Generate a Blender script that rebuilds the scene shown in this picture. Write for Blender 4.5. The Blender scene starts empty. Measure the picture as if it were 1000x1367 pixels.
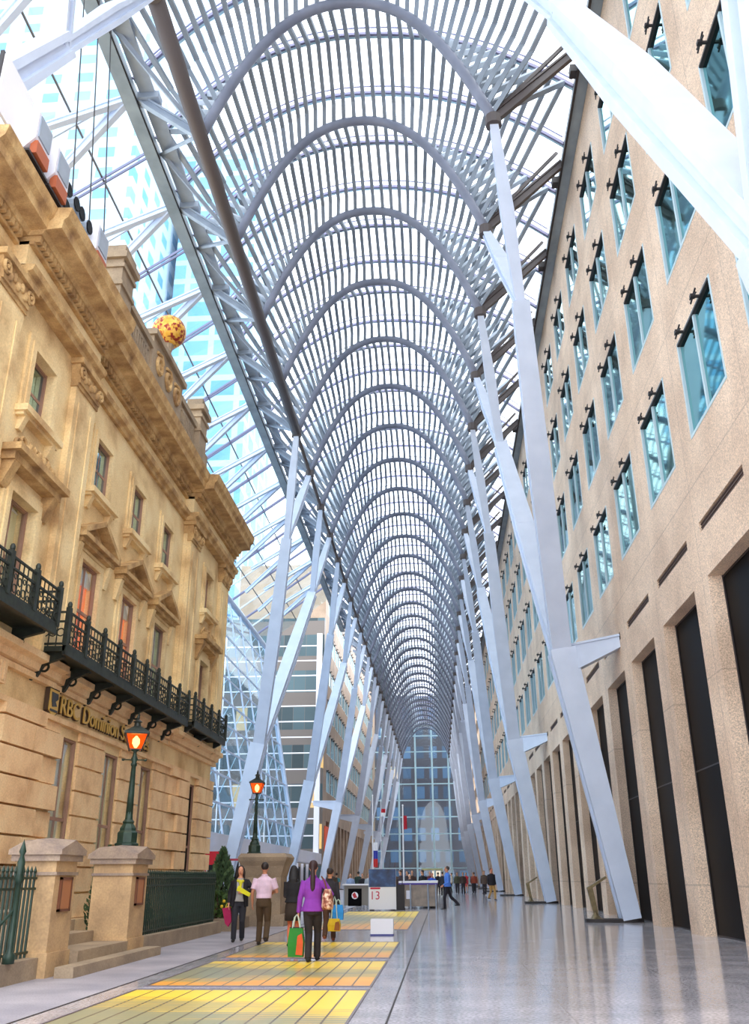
import bpy, bmesh, math, random
from math import sin, cos, pi, sqrt, radians, atan2, floor, ceil
from mathutils import Vector, Matrix

random.seed(7)
SC = bpy.context.scene
COL = SC.collection

# ------------------------------------------------------------------ camera
F_PX, PITCH, YAW, ROLL, CAM_H = 1190.0, 0.3896, 0.0671, -0.0056, 1.45
_f = Vector((-sin(YAW) * cos(PITCH), cos(YAW) * cos(PITCH), sin(PITCH)))
_r = Vector((cos(YAW), sin(YAW), 0))
_u = _r.cross(_f)
_R = cos(ROLL) * _r + sin(ROLL) * _u
_U = -sin(ROLL) * _r + cos(ROLL) * _u
cam = bpy.data.cameras.new('camera')
cam.sensor_fit = 'HORIZONTAL'
cam.sensor_width = 36.0
cam.lens = F_PX / 1000.0 * 36.0
cam.clip_end = 3000
cam_o = bpy.data.objects.new('camera', cam)
COL.objects.link(cam_o)
cam_o.matrix_world = Matrix(((_R.x, _U.x, -_f.x, 0), (_R.y, _U.y, -_f.y, 0), (_R.z, _U.z, -_f.z, CAM_H), (0, 0, 0, 1)))
SC.camera = cam_o

# ------------------------------------------------------------------ light and exposure
WORLD_STRENGTH = 3.3
SUN_STRENGTH = 2.1
EXPOSURE = 0.12
SC.view_settings.view_transform = 'Standard'
SC.view_settings.look = 'None'
SC.view_settings.gamma = 1
SC.view_settings.use_curve_mapping = False
SC.view_settings.exposure = EXPOSURE
try:
    SC.cycles.max_bounces = 10
    SC.cycles.diffuse_bounces = 5
    SC.cycles.glossy_bounces = 4
    SC.cycles.transparent_max_bounces = 24
    SC.cycles.caustics_reflective = False
    SC.cycles.caustics_refractive = False
    SC.cycles.sample_clamp_indirect = 6
    SC.cycles.use_denoising = True
except Exception:
    pass
W = bpy.data.worlds.new('overcast_sky')
SC.world = W
W.use_nodes = True
wt = W.node_tree
bg = wt.nodes['Background']
tc = wt.nodes.new('ShaderNodeTexCoord')
nz = wt.nodes.new('ShaderNodeTexNoise')
nz.inputs['Scale'].default_value = 2.2
nz.inputs['Detail'].default_value = 4
rp = wt.nodes.new('ShaderNodeValToRGB')
rp.color_ramp.elements[0].position = 0.3
rp.color_ramp.elements[0].color = (0.78, 0.88, 1.0, 1)
rp.color_ramp.elements[1].position = 0.6
rp.color_ramp.elements[1].color = (0.97, 0.97, 1.0, 1)
wt.links.new(tc.outputs['Generated'], nz.inputs['Vector'])
wt.links.new(nz.outputs['Fac'], rp.inputs['Fac'])
wt.links.new(rp.outputs['Color'], bg.inputs['Color'])
bg.inputs['Strength'].default_value = WORLD_STRENGTH

sun = bpy.data.lights.new('veiled_sun', 'SUN')
sun.energy = SUN_STRENGTH
sun.angle = radians(50)
sun.color = (1.0, 0.96, 0.9)
sun_o = bpy.data.objects.new('veiled_sun', sun)
COL.objects.link(sun_o)
sun_o.rotation_euler = Vector((-0.5, 0.42, -0.85)).to_track_quat('-Z', 'Y').to_euler()

# ------------------------------------------------------------------ helpers
def V(*a):
    return Vector(a)


class MB:
    """collects shapes for one mesh object"""
    def __init__(s):
        s.v, s.f, s.m, s.cm = [], [], [], 0

    def add(s, vs, fs):
        o = len(s.v)
        s.v += [tuple(p) for p in vs]
        s.f += [tuple(i + o for i in f) for f in fs]
        s.m += [s.cm] * len(fs)
        return s

    def hexa(s, P):
        return s.add(P, [(3, 2, 1, 0), (4, 5, 6, 7), (0, 1, 5, 4), (1, 2, 6, 5), (2, 3, 7, 6), (3, 0, 4, 7)])

    def box(s, x0, x1, y0, y1, z0, z1):
        if x0 > x1: x0, x1 = x1, x0
        if y0 > y1: y0, y1 = y1, y0
        if z0 > z1: z0, z1 = z1, z0
        return s.hexa([(x0, y0, z0), (x1, y0, z0), (x1, y1, z0), (x0, y1, z0), (x0, y0, z1), (x1, y0, z1), (x1, y1, z1), (x0, y1, z1)])

    def frame(s, A, B, side):
        A, B = Vector(A), Vector(B)
        t = (B - A).normalized()
        sd = Vector(side)
        sd = sd - t * sd.dot(t)
        if sd.length < 1e-5:
            sd = Vector((0, 1, 0)) - t * t.y
        sd.normalize()
        return A, B, sd, t.cross(sd)

    def beam(s, A, B, wa, da, wb=None, db=None, side=(1, 0, 0)):
        """rectangular tapered bar: w along side, d across"""
        wb = wa if wb is None else wb
        db = da if db is None else db
        A, B, x, y = s.frame(A, B, side)
        P = []
        for C, w, d in ((A, wa, da), (B, wb, db)):
            for a, b in ((-1, -1), (1, -1), (1, 1), (-1, 1)):
                P.append(C + x * (a * w / 2) + y * (b * d / 2))
        return s.hexa(P)

    def ibeam(s, A, B, wa, da, wb=None, db=None, side=(1, 0, 0), fl=0.22, web=0.55):
        """I section: flanges w wide, total depth d, web share of w"""
        wb = wa if wb is None else wb
        db = da if db is None else db
        A, B, x, y = s.frame(A, B, side)
        vs = []
        for C, w, d in ((A, wa, da), (B, wb, db)):
            h, k, e, g = w / 2, d / 2, d / 2 - d * fl, w / 2 * web
            for a, b in ((-h, -k), (h, -k), (h, -e), (g, -e), (g, e), (h, e), (h, k), (-h, k), (-h, e), (-g, e), (-g, -e), (-h, -e)):
                vs.append(C + x * a + y * b)
        fs = [(i, (i + 1) % 12, (i + 1) % 12 + 12, i + 12) for i in range(12)]
        for o in (0, 12):
            fs += [(o, o + 1, o + 2, o + 11), (o + 11, o + 2, o + 3, o + 10), (o + 10, o + 3, o + 4, o + 9), (o + 9, o + 4, o + 5, o + 8), (o + 8, o + 5, o + 6, o + 7)]
        return s.add(vs, fs)

    def tube(s, pts, r, n=8, side=None, caps=True, phase=0.0):
        pts = [Vector(p) for p in pts]
        N = len(pts)
        if not isinstance(r, (list, tuple)): r = [r] * N
        rr = [(q, q) if not isinstance(q, (list, tuple)) else q for q in r]
        ref = Vector(side) if side else None
        vs, prev = [], None
        for i, p in enumerate(pts):
            t = (pts[min(i + 1, N - 1)] - pts[max(i - 1, 0)])
            if t.length < 1e-9: t = Vector((0, 0, 1))
            t.normalize()
            if ref is not None: sd = ref - t * ref.dot(t)
            elif prev is not None: sd = prev - t * prev.dot(t)
            else:
                a = Vector((1, 0, 0)) if abs(t.x) < 0.8 else Vector((0, 1, 0))
                sd = a - t * a.dot(t)
            if sd.length < 1e-6: sd = t.orthogonal()
            sd.normalize(); prev = sd
            u = t.cross(sd)
            for k in range(n):
                a = 2 * pi * k / n + phase
                vs.append(p + sd * (cos(a) * rr[i][0]) + u * (sin(a) * rr[i][1]))
        fs = []
        for i in range(N - 1):
            for k in range(n):
                k2 = (k + 1) % n
                fs.append((i * n + k, i * n + k2, (i + 1) * n + k2, (i + 1) * n + k))
        if caps:
            fs.append(tuple(range(n - 1, -1, -1)))
            fs.append(tuple((N - 1) * n + k for k in range(n)))
        return s.add(vs, fs)

    def lathe(s, prof, c=(0, 0, 0), n=16, phase=0.0):
        """prof: list of (radius, z)"""
        return s.tube([(c[0], c[1], c[2] + z) for _, z in prof], [max(r, 1e-4) for r, _ in prof], n=n, side=(1, 0, 0), phase=phase) if all(prof[i + 1][1] > prof[i][1] for i in range(len(prof) - 1)) else s._lathe(prof, c, n, phase)

    def _lathe(s, prof, c, n, phase):
        vs, fs = [], []
        for r, z in prof:
            for k in range(n):
                a = 2 * pi * k / n + phase
                vs.append((c[0] + cos(a) * r, c[1] + sin(a) * r, c[2] + z))
        for i in range(len(prof) - 1):
            for k in range(n):
                k2 = (k + 1) % n
                fs.append((i * n + k, i * n + k2, (i + 1) * n + k2, (i + 1) * n + k))
        fs.append(tuple(range(n - 1, -1, -1)))
        fs.append(tuple((len(prof) - 1) * n + k for k in range(n)))
        return s.add(vs, fs)

    def prism(s, poly, axis, a, b):
        """poly: 2-D points in the other two axes (in order)"""
        n = len(poly)
        vs = []
        for t in (a, b):
            for p, q in poly:
                vs.append((t, p, q) if axis == 0 else (p, t, q) if axis == 1 else (p, q, t))
        fs = [(i, (i + 1) % n, (i + 1) % n + n, i + n) for i in range(n)]
        fs += [tuple(range(n - 1, -1, -1)), tuple(range(n, 2 * n))]
        return s.add(vs, fs)

    def ball(s, c, r, n=12, m=8):
        rx, ry, rz = r if isinstance(r, (tuple, list)) else (r, r, r)
        vs, fs = [(c[0], c[1], c[2] - rz)], []
        for i in range(1, m):
            a = pi * i / m - pi / 2
            for k in range(n):
                b = 2 * pi * k / n
                vs.append((c[0] + rx * cos(a) * cos(b), c[1] + ry * cos(a) * sin(b), c[2] + rz * sin(a)))
        vs.append((c[0], c[1], c[2] + rz))
        L = len(vs) - 1
        for k in range(n):
            k2 = (k + 1) % n
            fs.append((0, 1 + k2, 1 + k))
            fs.append((L, L - n + k, L - n + k2))
            for i in range(m - 2):
                fs.append((1 + i * n + k, 1 + i * n + k2, 1 + (i + 1) * n + k2, 1 + (i + 1) * n + k))
        return s.add(vs, fs)

    def ring(s, c, R, r, axis=0, n=14, m=6):
        pts = []
        vs, fs = [], []
        for i in range(n):
            a = 2 * pi * i / n
            for k in range(m):
                b = 2 * pi * k / m
                p, q, w = (R + r * cos(b)) * cos(a), (R + r * cos(b)) * sin(a), r * sin(b)
                vs.append((c[0] + w, c[1] + p, c[2] + q) if axis == 0 else (c[0] + p, c[1] + w, c[2] + q) if axis == 1 else (c[0] + p, c[1] + q, c[2] + w))
        for i in range(n):
            for k in range(m):
                fs.append((i * m + k, ((i + 1) % n) * m + k, ((i + 1) % n) * m + (k + 1) % m, i * m + (k + 1) % m))
        return s.add(vs, fs)

    def build(s, name, mat, parent=None, smooth=False, org=(0, 0, 0), recalc=True):
        me = bpy.data.meshes.new(name)
        me.from_pydata([(a - org[0], b - org[1], c - org[2]) for a, b, c in s.v], [], s.f)
        mats = mat if isinstance(mat, (list, tuple)) else [mat]
        for m in mats: me.materials.append(m)
        if len(mats) > 1: me.polygons.foreach_set('material_index', s.m)
        if recalc:
            bm = bmesh.new(); bm.from_mesh(me)
            bmesh.ops.recalc_face_normals(bm, faces=bm.faces)
            bm.to_mesh(me); bm.free()
        if smooth: me.polygons.foreach_set('use_smooth', [True] * len(me.polygons))
        me.update()
        o = bpy.data.objects.new(name, me)
        COL.objects.link(o)
        if parent is not None: o.parent = parent
        elif any(org): o.location = org
        return o


def tag(o, label=None, cat=None, group=None, kind=None):
    if label: o['label'] = label
    if cat: o['category'] = cat
    if group: o['group'] = group
    if kind: o['kind'] = kind
    return o


def thing(name, label, cat, loc=(0, 0, 0), rz=0.0, group=None, kind=None):
    o = bpy.data.objects.new(name, None)
    COL.objects.link(o)
    o.empty_display_size = 0.2
    o.location = loc
    o.rotation_euler = (0, 0, rz)
    return tag(o, label, cat, group, kind)


def copy_tree(o, parent=None):
    c = o.copy()
    COL.objects.link(c)
    if parent is not None: c.parent = parent
    for ch in o.children: copy_tree(ch, c)
    return c


def cells(mb, xb, xf, ys, zs, holes):
    """wall slab between xb and xf over the grid ys x zs with rectangular holes (y0,y1,z0,z1)"""
    Y = sorted(set([ys[0], ys[1]] + [v for h in holes for v in h[:2] if ys[0] < v < ys[1]]))
    Z = sorted(set([zs[0], zs[1]] + [v for h in holes for v in h[2:] if zs[0] < v < zs[1]]))
    for j in range(len(Z) - 1):
        zm = (Z[j] + Z[j + 1]) / 2
        hh = [h for h in holes if h[2] < zm < h[3]]
        start = None
        for i in range(len(Y) - 1):
            ym = (Y[i] + Y[i + 1]) / 2
            inside = any(h[0] < ym < h[1] for h in hh)
            if not inside and start is None: start = Y[i]
            if inside and start is not None:
                mb.box(xb, xf, start, Y[i], Z[j], Z[j + 1]); start = None
        if start is not None: mb.box(xb, xf, start, Y[-1], Z[j], Z[j + 1])

# ------------------------------------------------------------------ materials
def _nt(name):
    m = bpy.data.materials.new(name)
    m.use_nodes = True
    return m, m.node_tree, m.node_tree.nodes['Principled BSDF']


def c4(c):
    return (c[0], c[1], c[2], 1.0)


def lin(r, g, b):
    return tuple(((v / 255.0) / 12.92 if v <= 10 else ((v / 255.0 + 0.055) / 1.055) ** 2.4) for v in (r, g, b))


def plain(name, col, rough=0.5, metal=0.0, emit=None, es=0.0, spec=None):
    m, t, p = _nt(name)
    p.inputs['Base Color'].default_value = c4(col)
    p.inputs['Roughness'].default_value = rough
    p.inputs['Metallic'].default_value = metal
    if spec is not None: p.inputs['Specular IOR Level'].default_value = spec
    if emit:
        p.inputs['Emission Color'].default_value = c4(emit)
        p.inputs['Emission Strength'].default_value = es
    return m


def noisy(name, cols, scale=8.0, rough=0.6, metal=0.0, detail=5, lo=0.3, hi=0.7, bump=0.0, bscale=None, fine=None, stretch=None, spec=None):
    """noise mixed between colours; fine=(scale, amount) adds a speckle"""
    m, t, p = _nt(name)
    N, L = t.nodes, t.links
    tcn = N.new('ShaderNodeTexCoord')
    vec = tcn.outputs['Object']
    if stretch:
        mp = N.new('ShaderNodeMapping'); mp.inputs['Scale'].default_value = stretch
        L.new(vec, mp.inputs['Vector']); vec = mp.outputs['Vector']
    n = N.new('ShaderNodeTexNoise')
    n.inputs['Scale'].default_value = scale
    n.inputs['Detail'].default_value = detail
    L.new(vec, n.inputs['Vector'])
    r = N.new('ShaderNodeValToRGB')
    e = r.color_ramp.elements
    e[0].position, e[0].color = lo, c4(cols[0])
    e[1].position, e[1].color = hi, c4(cols[-1])
    for i, c in enumerate(cols[1:-1]):
        x = e.new(lo + (hi - lo) * (i + 1) / (len(cols) - 1)); x.color = c4(c)
    L.new(n.outputs['Fac'], r.inputs['Fac'])
    out = r.outputs['Color']
    if fine:
        n2 = N.new('ShaderNodeTexNoise'); n2.inputs['Scale'].default_value = fine[0]; n2.inputs['Detail'].default_value = 2
        L.new(tcn.outputs['Object'], n2.inputs['Vector'])
        mr = N.new('ShaderNodeMapRange')
        mr.inputs['From Min'].default_value = 0.3; mr.inputs['From Max'].default_value = 0.7
        mr.inputs['To Min'].default_value = 1 - fine[1]; mr.inputs['To Max'].default_value = 1 + fine[1]
        L.new(n2.outputs['Fac'], mr.inputs['Value'])
        mx = N.new('ShaderNodeVectorMath'); mx.operation = 'SCALE'
        L.new(out, mx.inputs[0]); L.new(mr.outputs['Result'], mx.inputs['Scale'])
        out = mx.outputs['Vector']
    L.new(out, p.inputs['Base Color'])
    p.inputs['Roughness'].default_value = rough
    p.inputs['Metallic'].default_value = metal
    if spec is not None: p.inputs['Specular IOR Level'].default_value = spec
    if bump:
        b = N.new('ShaderNodeBump'); b.inputs['Strength'].default_value = bump; b.inputs['Distance'].default_value = 0.02
        n3 = N.new('ShaderNodeTexNoise'); n3.inputs['Scale'].default_value = bscale or scale * 4
        L.new(tcn.outputs['Object'], n3.inputs['Vector'])
        L.new(n3.outputs['Fac'], b.inputs['Height']); L.new(b.outputs['Normal'], p.inputs['Normal'])
    return m, t, p, out


def joints(t, out, p, axes, size, width, depth=0.75, offset=0.0, shift=(0, 0)):
    """thin darker joint lines of a slab grid: axes e.g. 'yz'; size=(w,h)"""
    N, L = t.nodes, t.links
    tcn = N.new('ShaderNodeTexCoord')
    sp = N.new('ShaderNodeSeparateXYZ'); L.new(tcn.outputs['Object'], sp.inputs[0])
    cb = N.new('ShaderNodeCombineXYZ')
    for i, a in enumerate(axes):
        ad = N.new('ShaderNodeMath'); ad.operation = 'ADD'; ad.inputs[1].default_value = shift[i]
        L.new(sp.outputs[a.upper()], ad.inputs[0]); L.new(ad.outputs[0], cb.inputs[i])
    b = N.new('ShaderNodeTexBrick')
    b.offset = offset; b.squash = 1.0
    b.inputs['Scale'].default_value = 1.0
    b.inputs['Mortar Size'].default_value = width
    b.inputs['Mortar Smooth'].default_value = 0.1
    b.inputs['Bias'].default_value = 0
    b.inputs['Brick Width'].default_value = size[0]
    b.inputs['Row Height'].default_value = size[1]
    b.inputs['Color1'].default_value = (1, 1, 1, 1)
    b.inputs['Color2'].default_value = (0.93, 0.93, 0.93, 1)
    b.inputs['Mortar'].default_value = (depth, depth, depth, 1)
    L.new(cb.outputs[0], b.inputs['Vector'])
    mx = N.new('ShaderNodeMix'); mx.data_type = 'RGBA'; mx.blend_type = 'MULTIPLY'
    mx.inputs[0].default_value = 1.0
    L.new(out, mx.inputs[6]); L.new(b.outputs['Color'], mx.inputs[7])
    L.new(mx.outputs[2], p.inputs['Base Color'])
    return mx.outputs[2]


def glassy(name, tint=(0.9, 0.97, 1.0), refl=0.10, rough=0.02, dirt=0.0):
    """thin clear pane"""
    m = bpy.data.materials.new(name); m.use_nodes = True
    t = m.node_tree; t.nodes.clear()
    o = t.nodes.new('ShaderNodeOutputMaterial')
    tr = t.nodes.new('ShaderNodeBsdfTransparent'); tr.inputs['Color'].default_value = c4(tint)
    gl = t.nodes.new('ShaderNodeBsdfGlossy'); gl.inputs['Roughness'].default_value = rough
    gl.inputs['Color'].default_value = (0.9, 0.97, 1, 1)
    mx = t.nodes.new('ShaderNodeMixShader'); mx.inputs[0].default_value = refl
    t.links.new(tr.outputs[0], mx.inputs[1]); t.links.new(gl.outputs[0], mx.inputs[2])
    if dirt:
        df = t.nodes.new('ShaderNodeBsdfDiffuse'); df.inputs['Color'].default_value = (0.8, 0.9, 0.95, 1)
        m2 = t.nodes.new('ShaderNodeMixShader'); m2.inputs[0].default_value = dirt
        t.links.new(mx.outputs[0], m2.inputs[1]); t.links.new(df.outputs[0], m2.inputs[2]); mx = m2
    t.links.new(mx.outputs[0], o.inputs[0])
    return m

M = {}
M['steel'] = noisy('painted_steel', [lin(196, 208, 228), lin(208, 219, 238)], scale=1.2, rough=0.42)[0]
M['steel_grey'] = noisy('grey_painted_steel', [lin(138, 150, 166), lin(158, 170, 186)], scale=1.5, rough=0.45)[0]
M['slat'] = noisy('slat_paint', [lin(126, 138, 152), lin(148, 160, 174)], scale=0.8, rough=0.5)[0]
M['slat_brown'] = plain('brown_grey_paint', lin(80, 72, 72), 0.5)
M['bar_violet'] = plain('violet_grey_glazing_bar', lin(122, 120, 150), 0.4)
M['bar_pale'] = plain('pale_glazing_bar', lin(190, 222, 232), 0.35)
M['girder'] = noisy('girder_paint', [lin(120, 132, 140), lin(144, 156, 164)], scale=1.0, rough=0.5)[0]
M['dark_line'] = plain('dark_cable_tray', lin(46, 40, 40), 0.6)
M['roof_glass'] = glassy('roof_glass', (0.95, 0.985, 1.0), 0.05)
M['side_glass'] = glassy('side_roof_glass', (0.80, 0.95, 1.0), 0.08, dirt=0.04)
M['lattice_glass'] = glassy('lattice_wall_glass', (0.62, 0.78, 0.90), 0.16, dirt=0.06)
M['end_glass'] = glassy('end_wall_glass', (0.80, 0.90, 0.92), 0.06)

_m, _t, _p, _o = noisy('polished_granite_floor', [lin(178, 174, 180), lin(206, 200, 206)], scale=1.1, rough=0.11, lo=0.35, hi=0.65, fine=(24, 0.32), spec=0.65)
joints(_t, _o, _p, 'xy', (2.05, 2.4), 0.012, 0.80, shift=(0.64, 0.0))
M['floor'] = _m
M['floor_rough'] = noisy('flamed_granite_floor', [lin(146, 142, 152), lin(176, 170, 176)], scale=0.9, rough=0.55, lo=0.35, hi=0.65, fine=(40, 0.16))[0]
_m, _t, _p, _o = noisy('tan_granite', [lin(208, 180, 154), lin(234, 208, 182)], scale=0.5, rough=0.55, lo=0.35, hi=0.65, fine=(34, 0.34))
joints(_t, _o, _p, 'yz', (4.763, 4.76), 0.02, 0.72, shift=(-17.15 + 4.763 * 8, -10.75 + 4.76 * 4))
M['granite'] = _m
_m, _t, _p, _o = noisy('brown_granite', [lin(150, 128, 108), lin(176, 152, 130)], scale=0.5, rough=0.55, lo=0.35, hi=0.65, fine=(10, 0.16))
M['granite_far'] = _m
M['black_glass'] = plain('black_glass', lin(8, 7, 10), 0.4, spec=0.04)
M['teal_glass'] = plain('teal_mirror_glass', lin(104, 186, 190), 0.04, metal=1.0)
M['win_frame'] = plain('pale_blue_window_frame', lin(190, 214, 222), 0.4)
M['dark_metal'] = plain('dark_metal', lin(44, 38, 40), 0.5)
M['bronze'] = noisy('bronze', [lin(96, 84, 62), lin(132, 116, 84)], scale=6, rough=0.38, metal=0.7)[0]
M['plate_top'] = plain('pale_plate', lin(150, 164, 140), 0.3)

M['stone'] = noisy('weathered_sandstone', [lin(178, 138, 92), lin(232, 204, 152), lin(246, 226, 178)], scale=0.75, rough=0.85, lo=0.25, hi=0.72, fine=(22, 0.10), bump=0.25, bscale=30)[0]
M['stone_pink'] = noisy('pinkish_sandstone', [lin(210, 168, 124), lin(238, 202, 154), lin(244, 216, 170)], scale=1.4, rough=0.85, lo=0.25, hi=0.72, fine=(24, 0.10), bump=0.25, bscale=30)[0]
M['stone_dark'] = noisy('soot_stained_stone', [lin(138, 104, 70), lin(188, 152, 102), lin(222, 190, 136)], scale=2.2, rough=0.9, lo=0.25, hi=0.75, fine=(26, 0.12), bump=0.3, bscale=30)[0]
M['stone_grey'] = noisy('grey_stone', [lin(138, 122, 104), lin(172, 152, 126)], scale=1.5, rough=0.85, fine=(30, 0.12), bump=0.2, bscale=30)[0]
M['stone_cap'] = noisy('purple_grey_cap_stone', [lin(128, 112, 106), lin(168, 148, 128)], scale=3.0, rough=0.85, fine=(30, 0.12))[0]
M['reveal'] = noisy('painted_window_reveal', [lin(150, 116, 100), lin(176, 140, 118)], scale=2, rough=0.7)[0]
M['iron'] = noisy('black_green_iron', [lin(26, 30, 28), lin(46, 54, 46)], scale=6, rough=0.5, metal=0.3)[0]
M['iron_green'] = noisy('dark_green_iron', [lin(22, 44, 36), lin(42, 66, 54)], scale=6, rough=0.45, metal=0.2)[0]
M['gold_letter'] = plain('gilded_letter', lin(224, 184, 92), 0.4, metal=0.2)
M['letter_dark'] = plain('letter_shadow_shield_edge', lin(70, 52, 36), 0.6)  # dark shield edge, and the painted shadow behind the letters
M['curtain'] = noisy('lit_orange_room', [lin(236, 110, 36), lin(255, 150, 70)], scale=3, rough=0.8, stretch=(1, 6, 0.4))[0]
_p = M['curtain'].node_tree.nodes['Principled BSDF']
_p.inputs['Emission Color'].default_value = c4(lin(255, 120, 40)); _p.inputs['Emission Strength'].default_value = 0.45
M['cream'] = plain('cream_blind', lin(226, 212, 170), 0.7)
M['white'] = plain('white_paint', lin(236, 236, 240), 0.5)
M['fascia'] = noisy('grey_white_fascia', [lin(220, 220, 230), lin(232, 230, 238)], scale=0.6, rough=0.5)[0]
M['lamp_core'] = plain('lamp_bulb', (1, 0.9, 0.7), 0.5, emit=(1.0, 0.80, 0.5), es=9.0)


def lamp_glass():
    m = bpy.data.materials.new('amber_lantern_glass'); m.use_nodes = True
    t = m.node_tree; t.nodes.clear()
    o = t.nodes.new('ShaderNodeOutputMaterial')
    e = t.nodes.new('ShaderNodeEmission'); e.inputs['Color'].default_value = c4(lin(255, 84, 20)); e.inputs['Strength'].default_value = 1.7
    tr = t.nodes.new('ShaderNodeBsdfTransparent'); tr.inputs['Color'].default_value = (1, 0.55, 0.25, 1)
    mx = t.nodes.new('ShaderNodeMixShader'); mx.inputs[0].default_value = 0.45
    t.links.new(e.outputs[0], mx.inputs[1]); t.links.new(tr.outputs[0], mx.inputs[2]); t.links.new(mx.outputs[0], o.inputs[0])
    return m
M['lamp_glass'] = lamp_glass()


def mosaic_gold():
    m, t, p = _nt('gold_mosaic')
    N, L = t.nodes, t.links
    tcn = N.new('ShaderNodeTexCoord')
    v = N.new('ShaderNodeTexVoronoi'); v.inputs['Scale'].default_value = 11
    L.new(tcn.outputs['Object'], v.inputs['Vector'])
    r = N.new('ShaderNodeValToRGB'); e = r.color_ramp.elements
    e[0].position, e[0].color = 0.25, c4(lin(226, 170, 60))
    e[1].position, e[1].color = 0.75, c4(lin(150, 48, 34))
    x = e.new(0.5); x.color = c4(lin(240, 190, 90))
    s = N.new('ShaderNodeSeparateColor'); L.new(v.outputs['Color'], s.inputs[0])
    L.new(s.outputs[0], r.inputs['Fac']); L.new(r.outputs['Color'], p.inputs['Base Color'])
    p.inputs['Metallic'].default_value = 0.35; p.inputs['Roughness'].default_value = 0.35
    return m
M['mosaic'] = mosaic_gold()


def panel_glass():
    """yellow glass floor panel: long cells split by dark bars, fine cross louvres"""
    m, t, p = _nt('amber_floor_glass')
    N, L = t.nodes, t.links
    tcn = N.new('ShaderNodeTexCoord')
    sp = N.new('ShaderNodeSeparateXYZ'); L.new(tcn.outputs['Object'], sp.inputs[0])

    def mth(op, a, b=None):
        n = N.new('ShaderNodeMath'); n.operation = op
        for i, q in enumerate((a, b)):
            if q is None: continue
            if isinstance(q, (int, float)): n.inputs[i].default_value = q
            else: L.new(q, n.inputs[i])
        return n.outputs[0]
    # warm yellow at the far end, olive in the middle, orange at the near end, warmer to the right
    sg = N.new('ShaderNodeSeparateXYZ'); L.new(tcn.outputs['Generated'], sg.inputs[0])
    mp = N.new('ShaderNodeMapping'); mp.inputs['Scale'].default_value = (0.5, 1.3, 1); L.new(tcn.outputs['Object'], mp.inputs['Vector'])
    nz1 = N.new('ShaderNodeTexNoise'); nz1.inputs['Scale'].default_value = 1.0; nz1.inputs['Detail'].default_value = 3
    L.new(mp.outputs['Vector'], nz1.inputs['Vector'])
    fac = mth('ADD', mth('MULTIPLY', mth('ABSOLUTE', mth('SUBTRACT', sg.outputs['Y'], 0.46)), 1.5), mth('MULTIPLY', mth('SUBTRACT', sg.outputs['X'], 0.55), 0.45))
    fac = mth('ADD', fac, mth('MULTIPLY', mth('SUBTRACT', nz1.outputs['Fac'], 0.5), 0.9))
    fr = mth('FRACT', mth('MULTIPLY', sp.outputs['Y'], 7.0))
    fac = mth('ADD', fac, mth('MULTIPLY', mth('GREATER_THAN', fr, 0.68), 0.22))
    r = N.new('ShaderNodeValToRGB'); e = r.color_ramp.elements
    e[0].position, e[0].color = 0.18, c4(lin(148, 146, 116))
    e[1].position, e[1].color = 0.52, c4(lin(255, 216, 74))
    for pos, col in ((0.30, lin(170, 160, 108)), (0.40, lin(226, 186, 66))):
        x = e.new(pos); x.color = c4(col)
    L.new(fac, r.inputs['Fac'])
    og = N.new('ShaderNodeMix'); og.data_type = 'RGBA'
    warm = N.new('ShaderNodeMapRange'); warm.inputs['From Min'].default_value = 0.55; warm.inputs['From Max'].default_value = 0.1
    warm.inputs['To Min'].default_value = 0.0; warm.inputs['To Max'].default_value = 0.75
    L.new(sg.outputs['Y'], warm.inputs['Value'])
    wf = mth('MULTIPLY', warm.outputs['Result'], mth('GREATER_THAN', fac, 0.36))
    L.new(wf, og.inputs[0]); L.new(r.outputs['Color'], og.inputs[6]); og.inputs[7].default_value = c4(lin(240, 150, 66))
    out = og.outputs[2]
    fx = mth('FRACT', mth('MULTIPLY', sp.outputs['X'], 12 / 3.27))
    bar = mth('LESS_THAN', fx, 0.09)
    mx = N.new('ShaderNodeMix'); mx.data_type = 'RGBA'
    L.new(bar, mx.inputs[0]); L.new(out, mx.inputs[6]); mx.inputs[7].default_value = c4(lin(96, 84, 70))
    L.new(mx.outputs[2], p.inputs['Base Color'])
    p.inputs['Roughness'].default_value = 0.28
    L.new(mx.outputs[2], p.inputs['Emission Color'])
    p.inputs['Emission Strength'].default_value = 0.08
    return m
M['panel'] = panel_glass()
M['panel_frame'] = plain('violet_grey_panel_frame', lin(116, 108, 116), 0.4)


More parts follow.
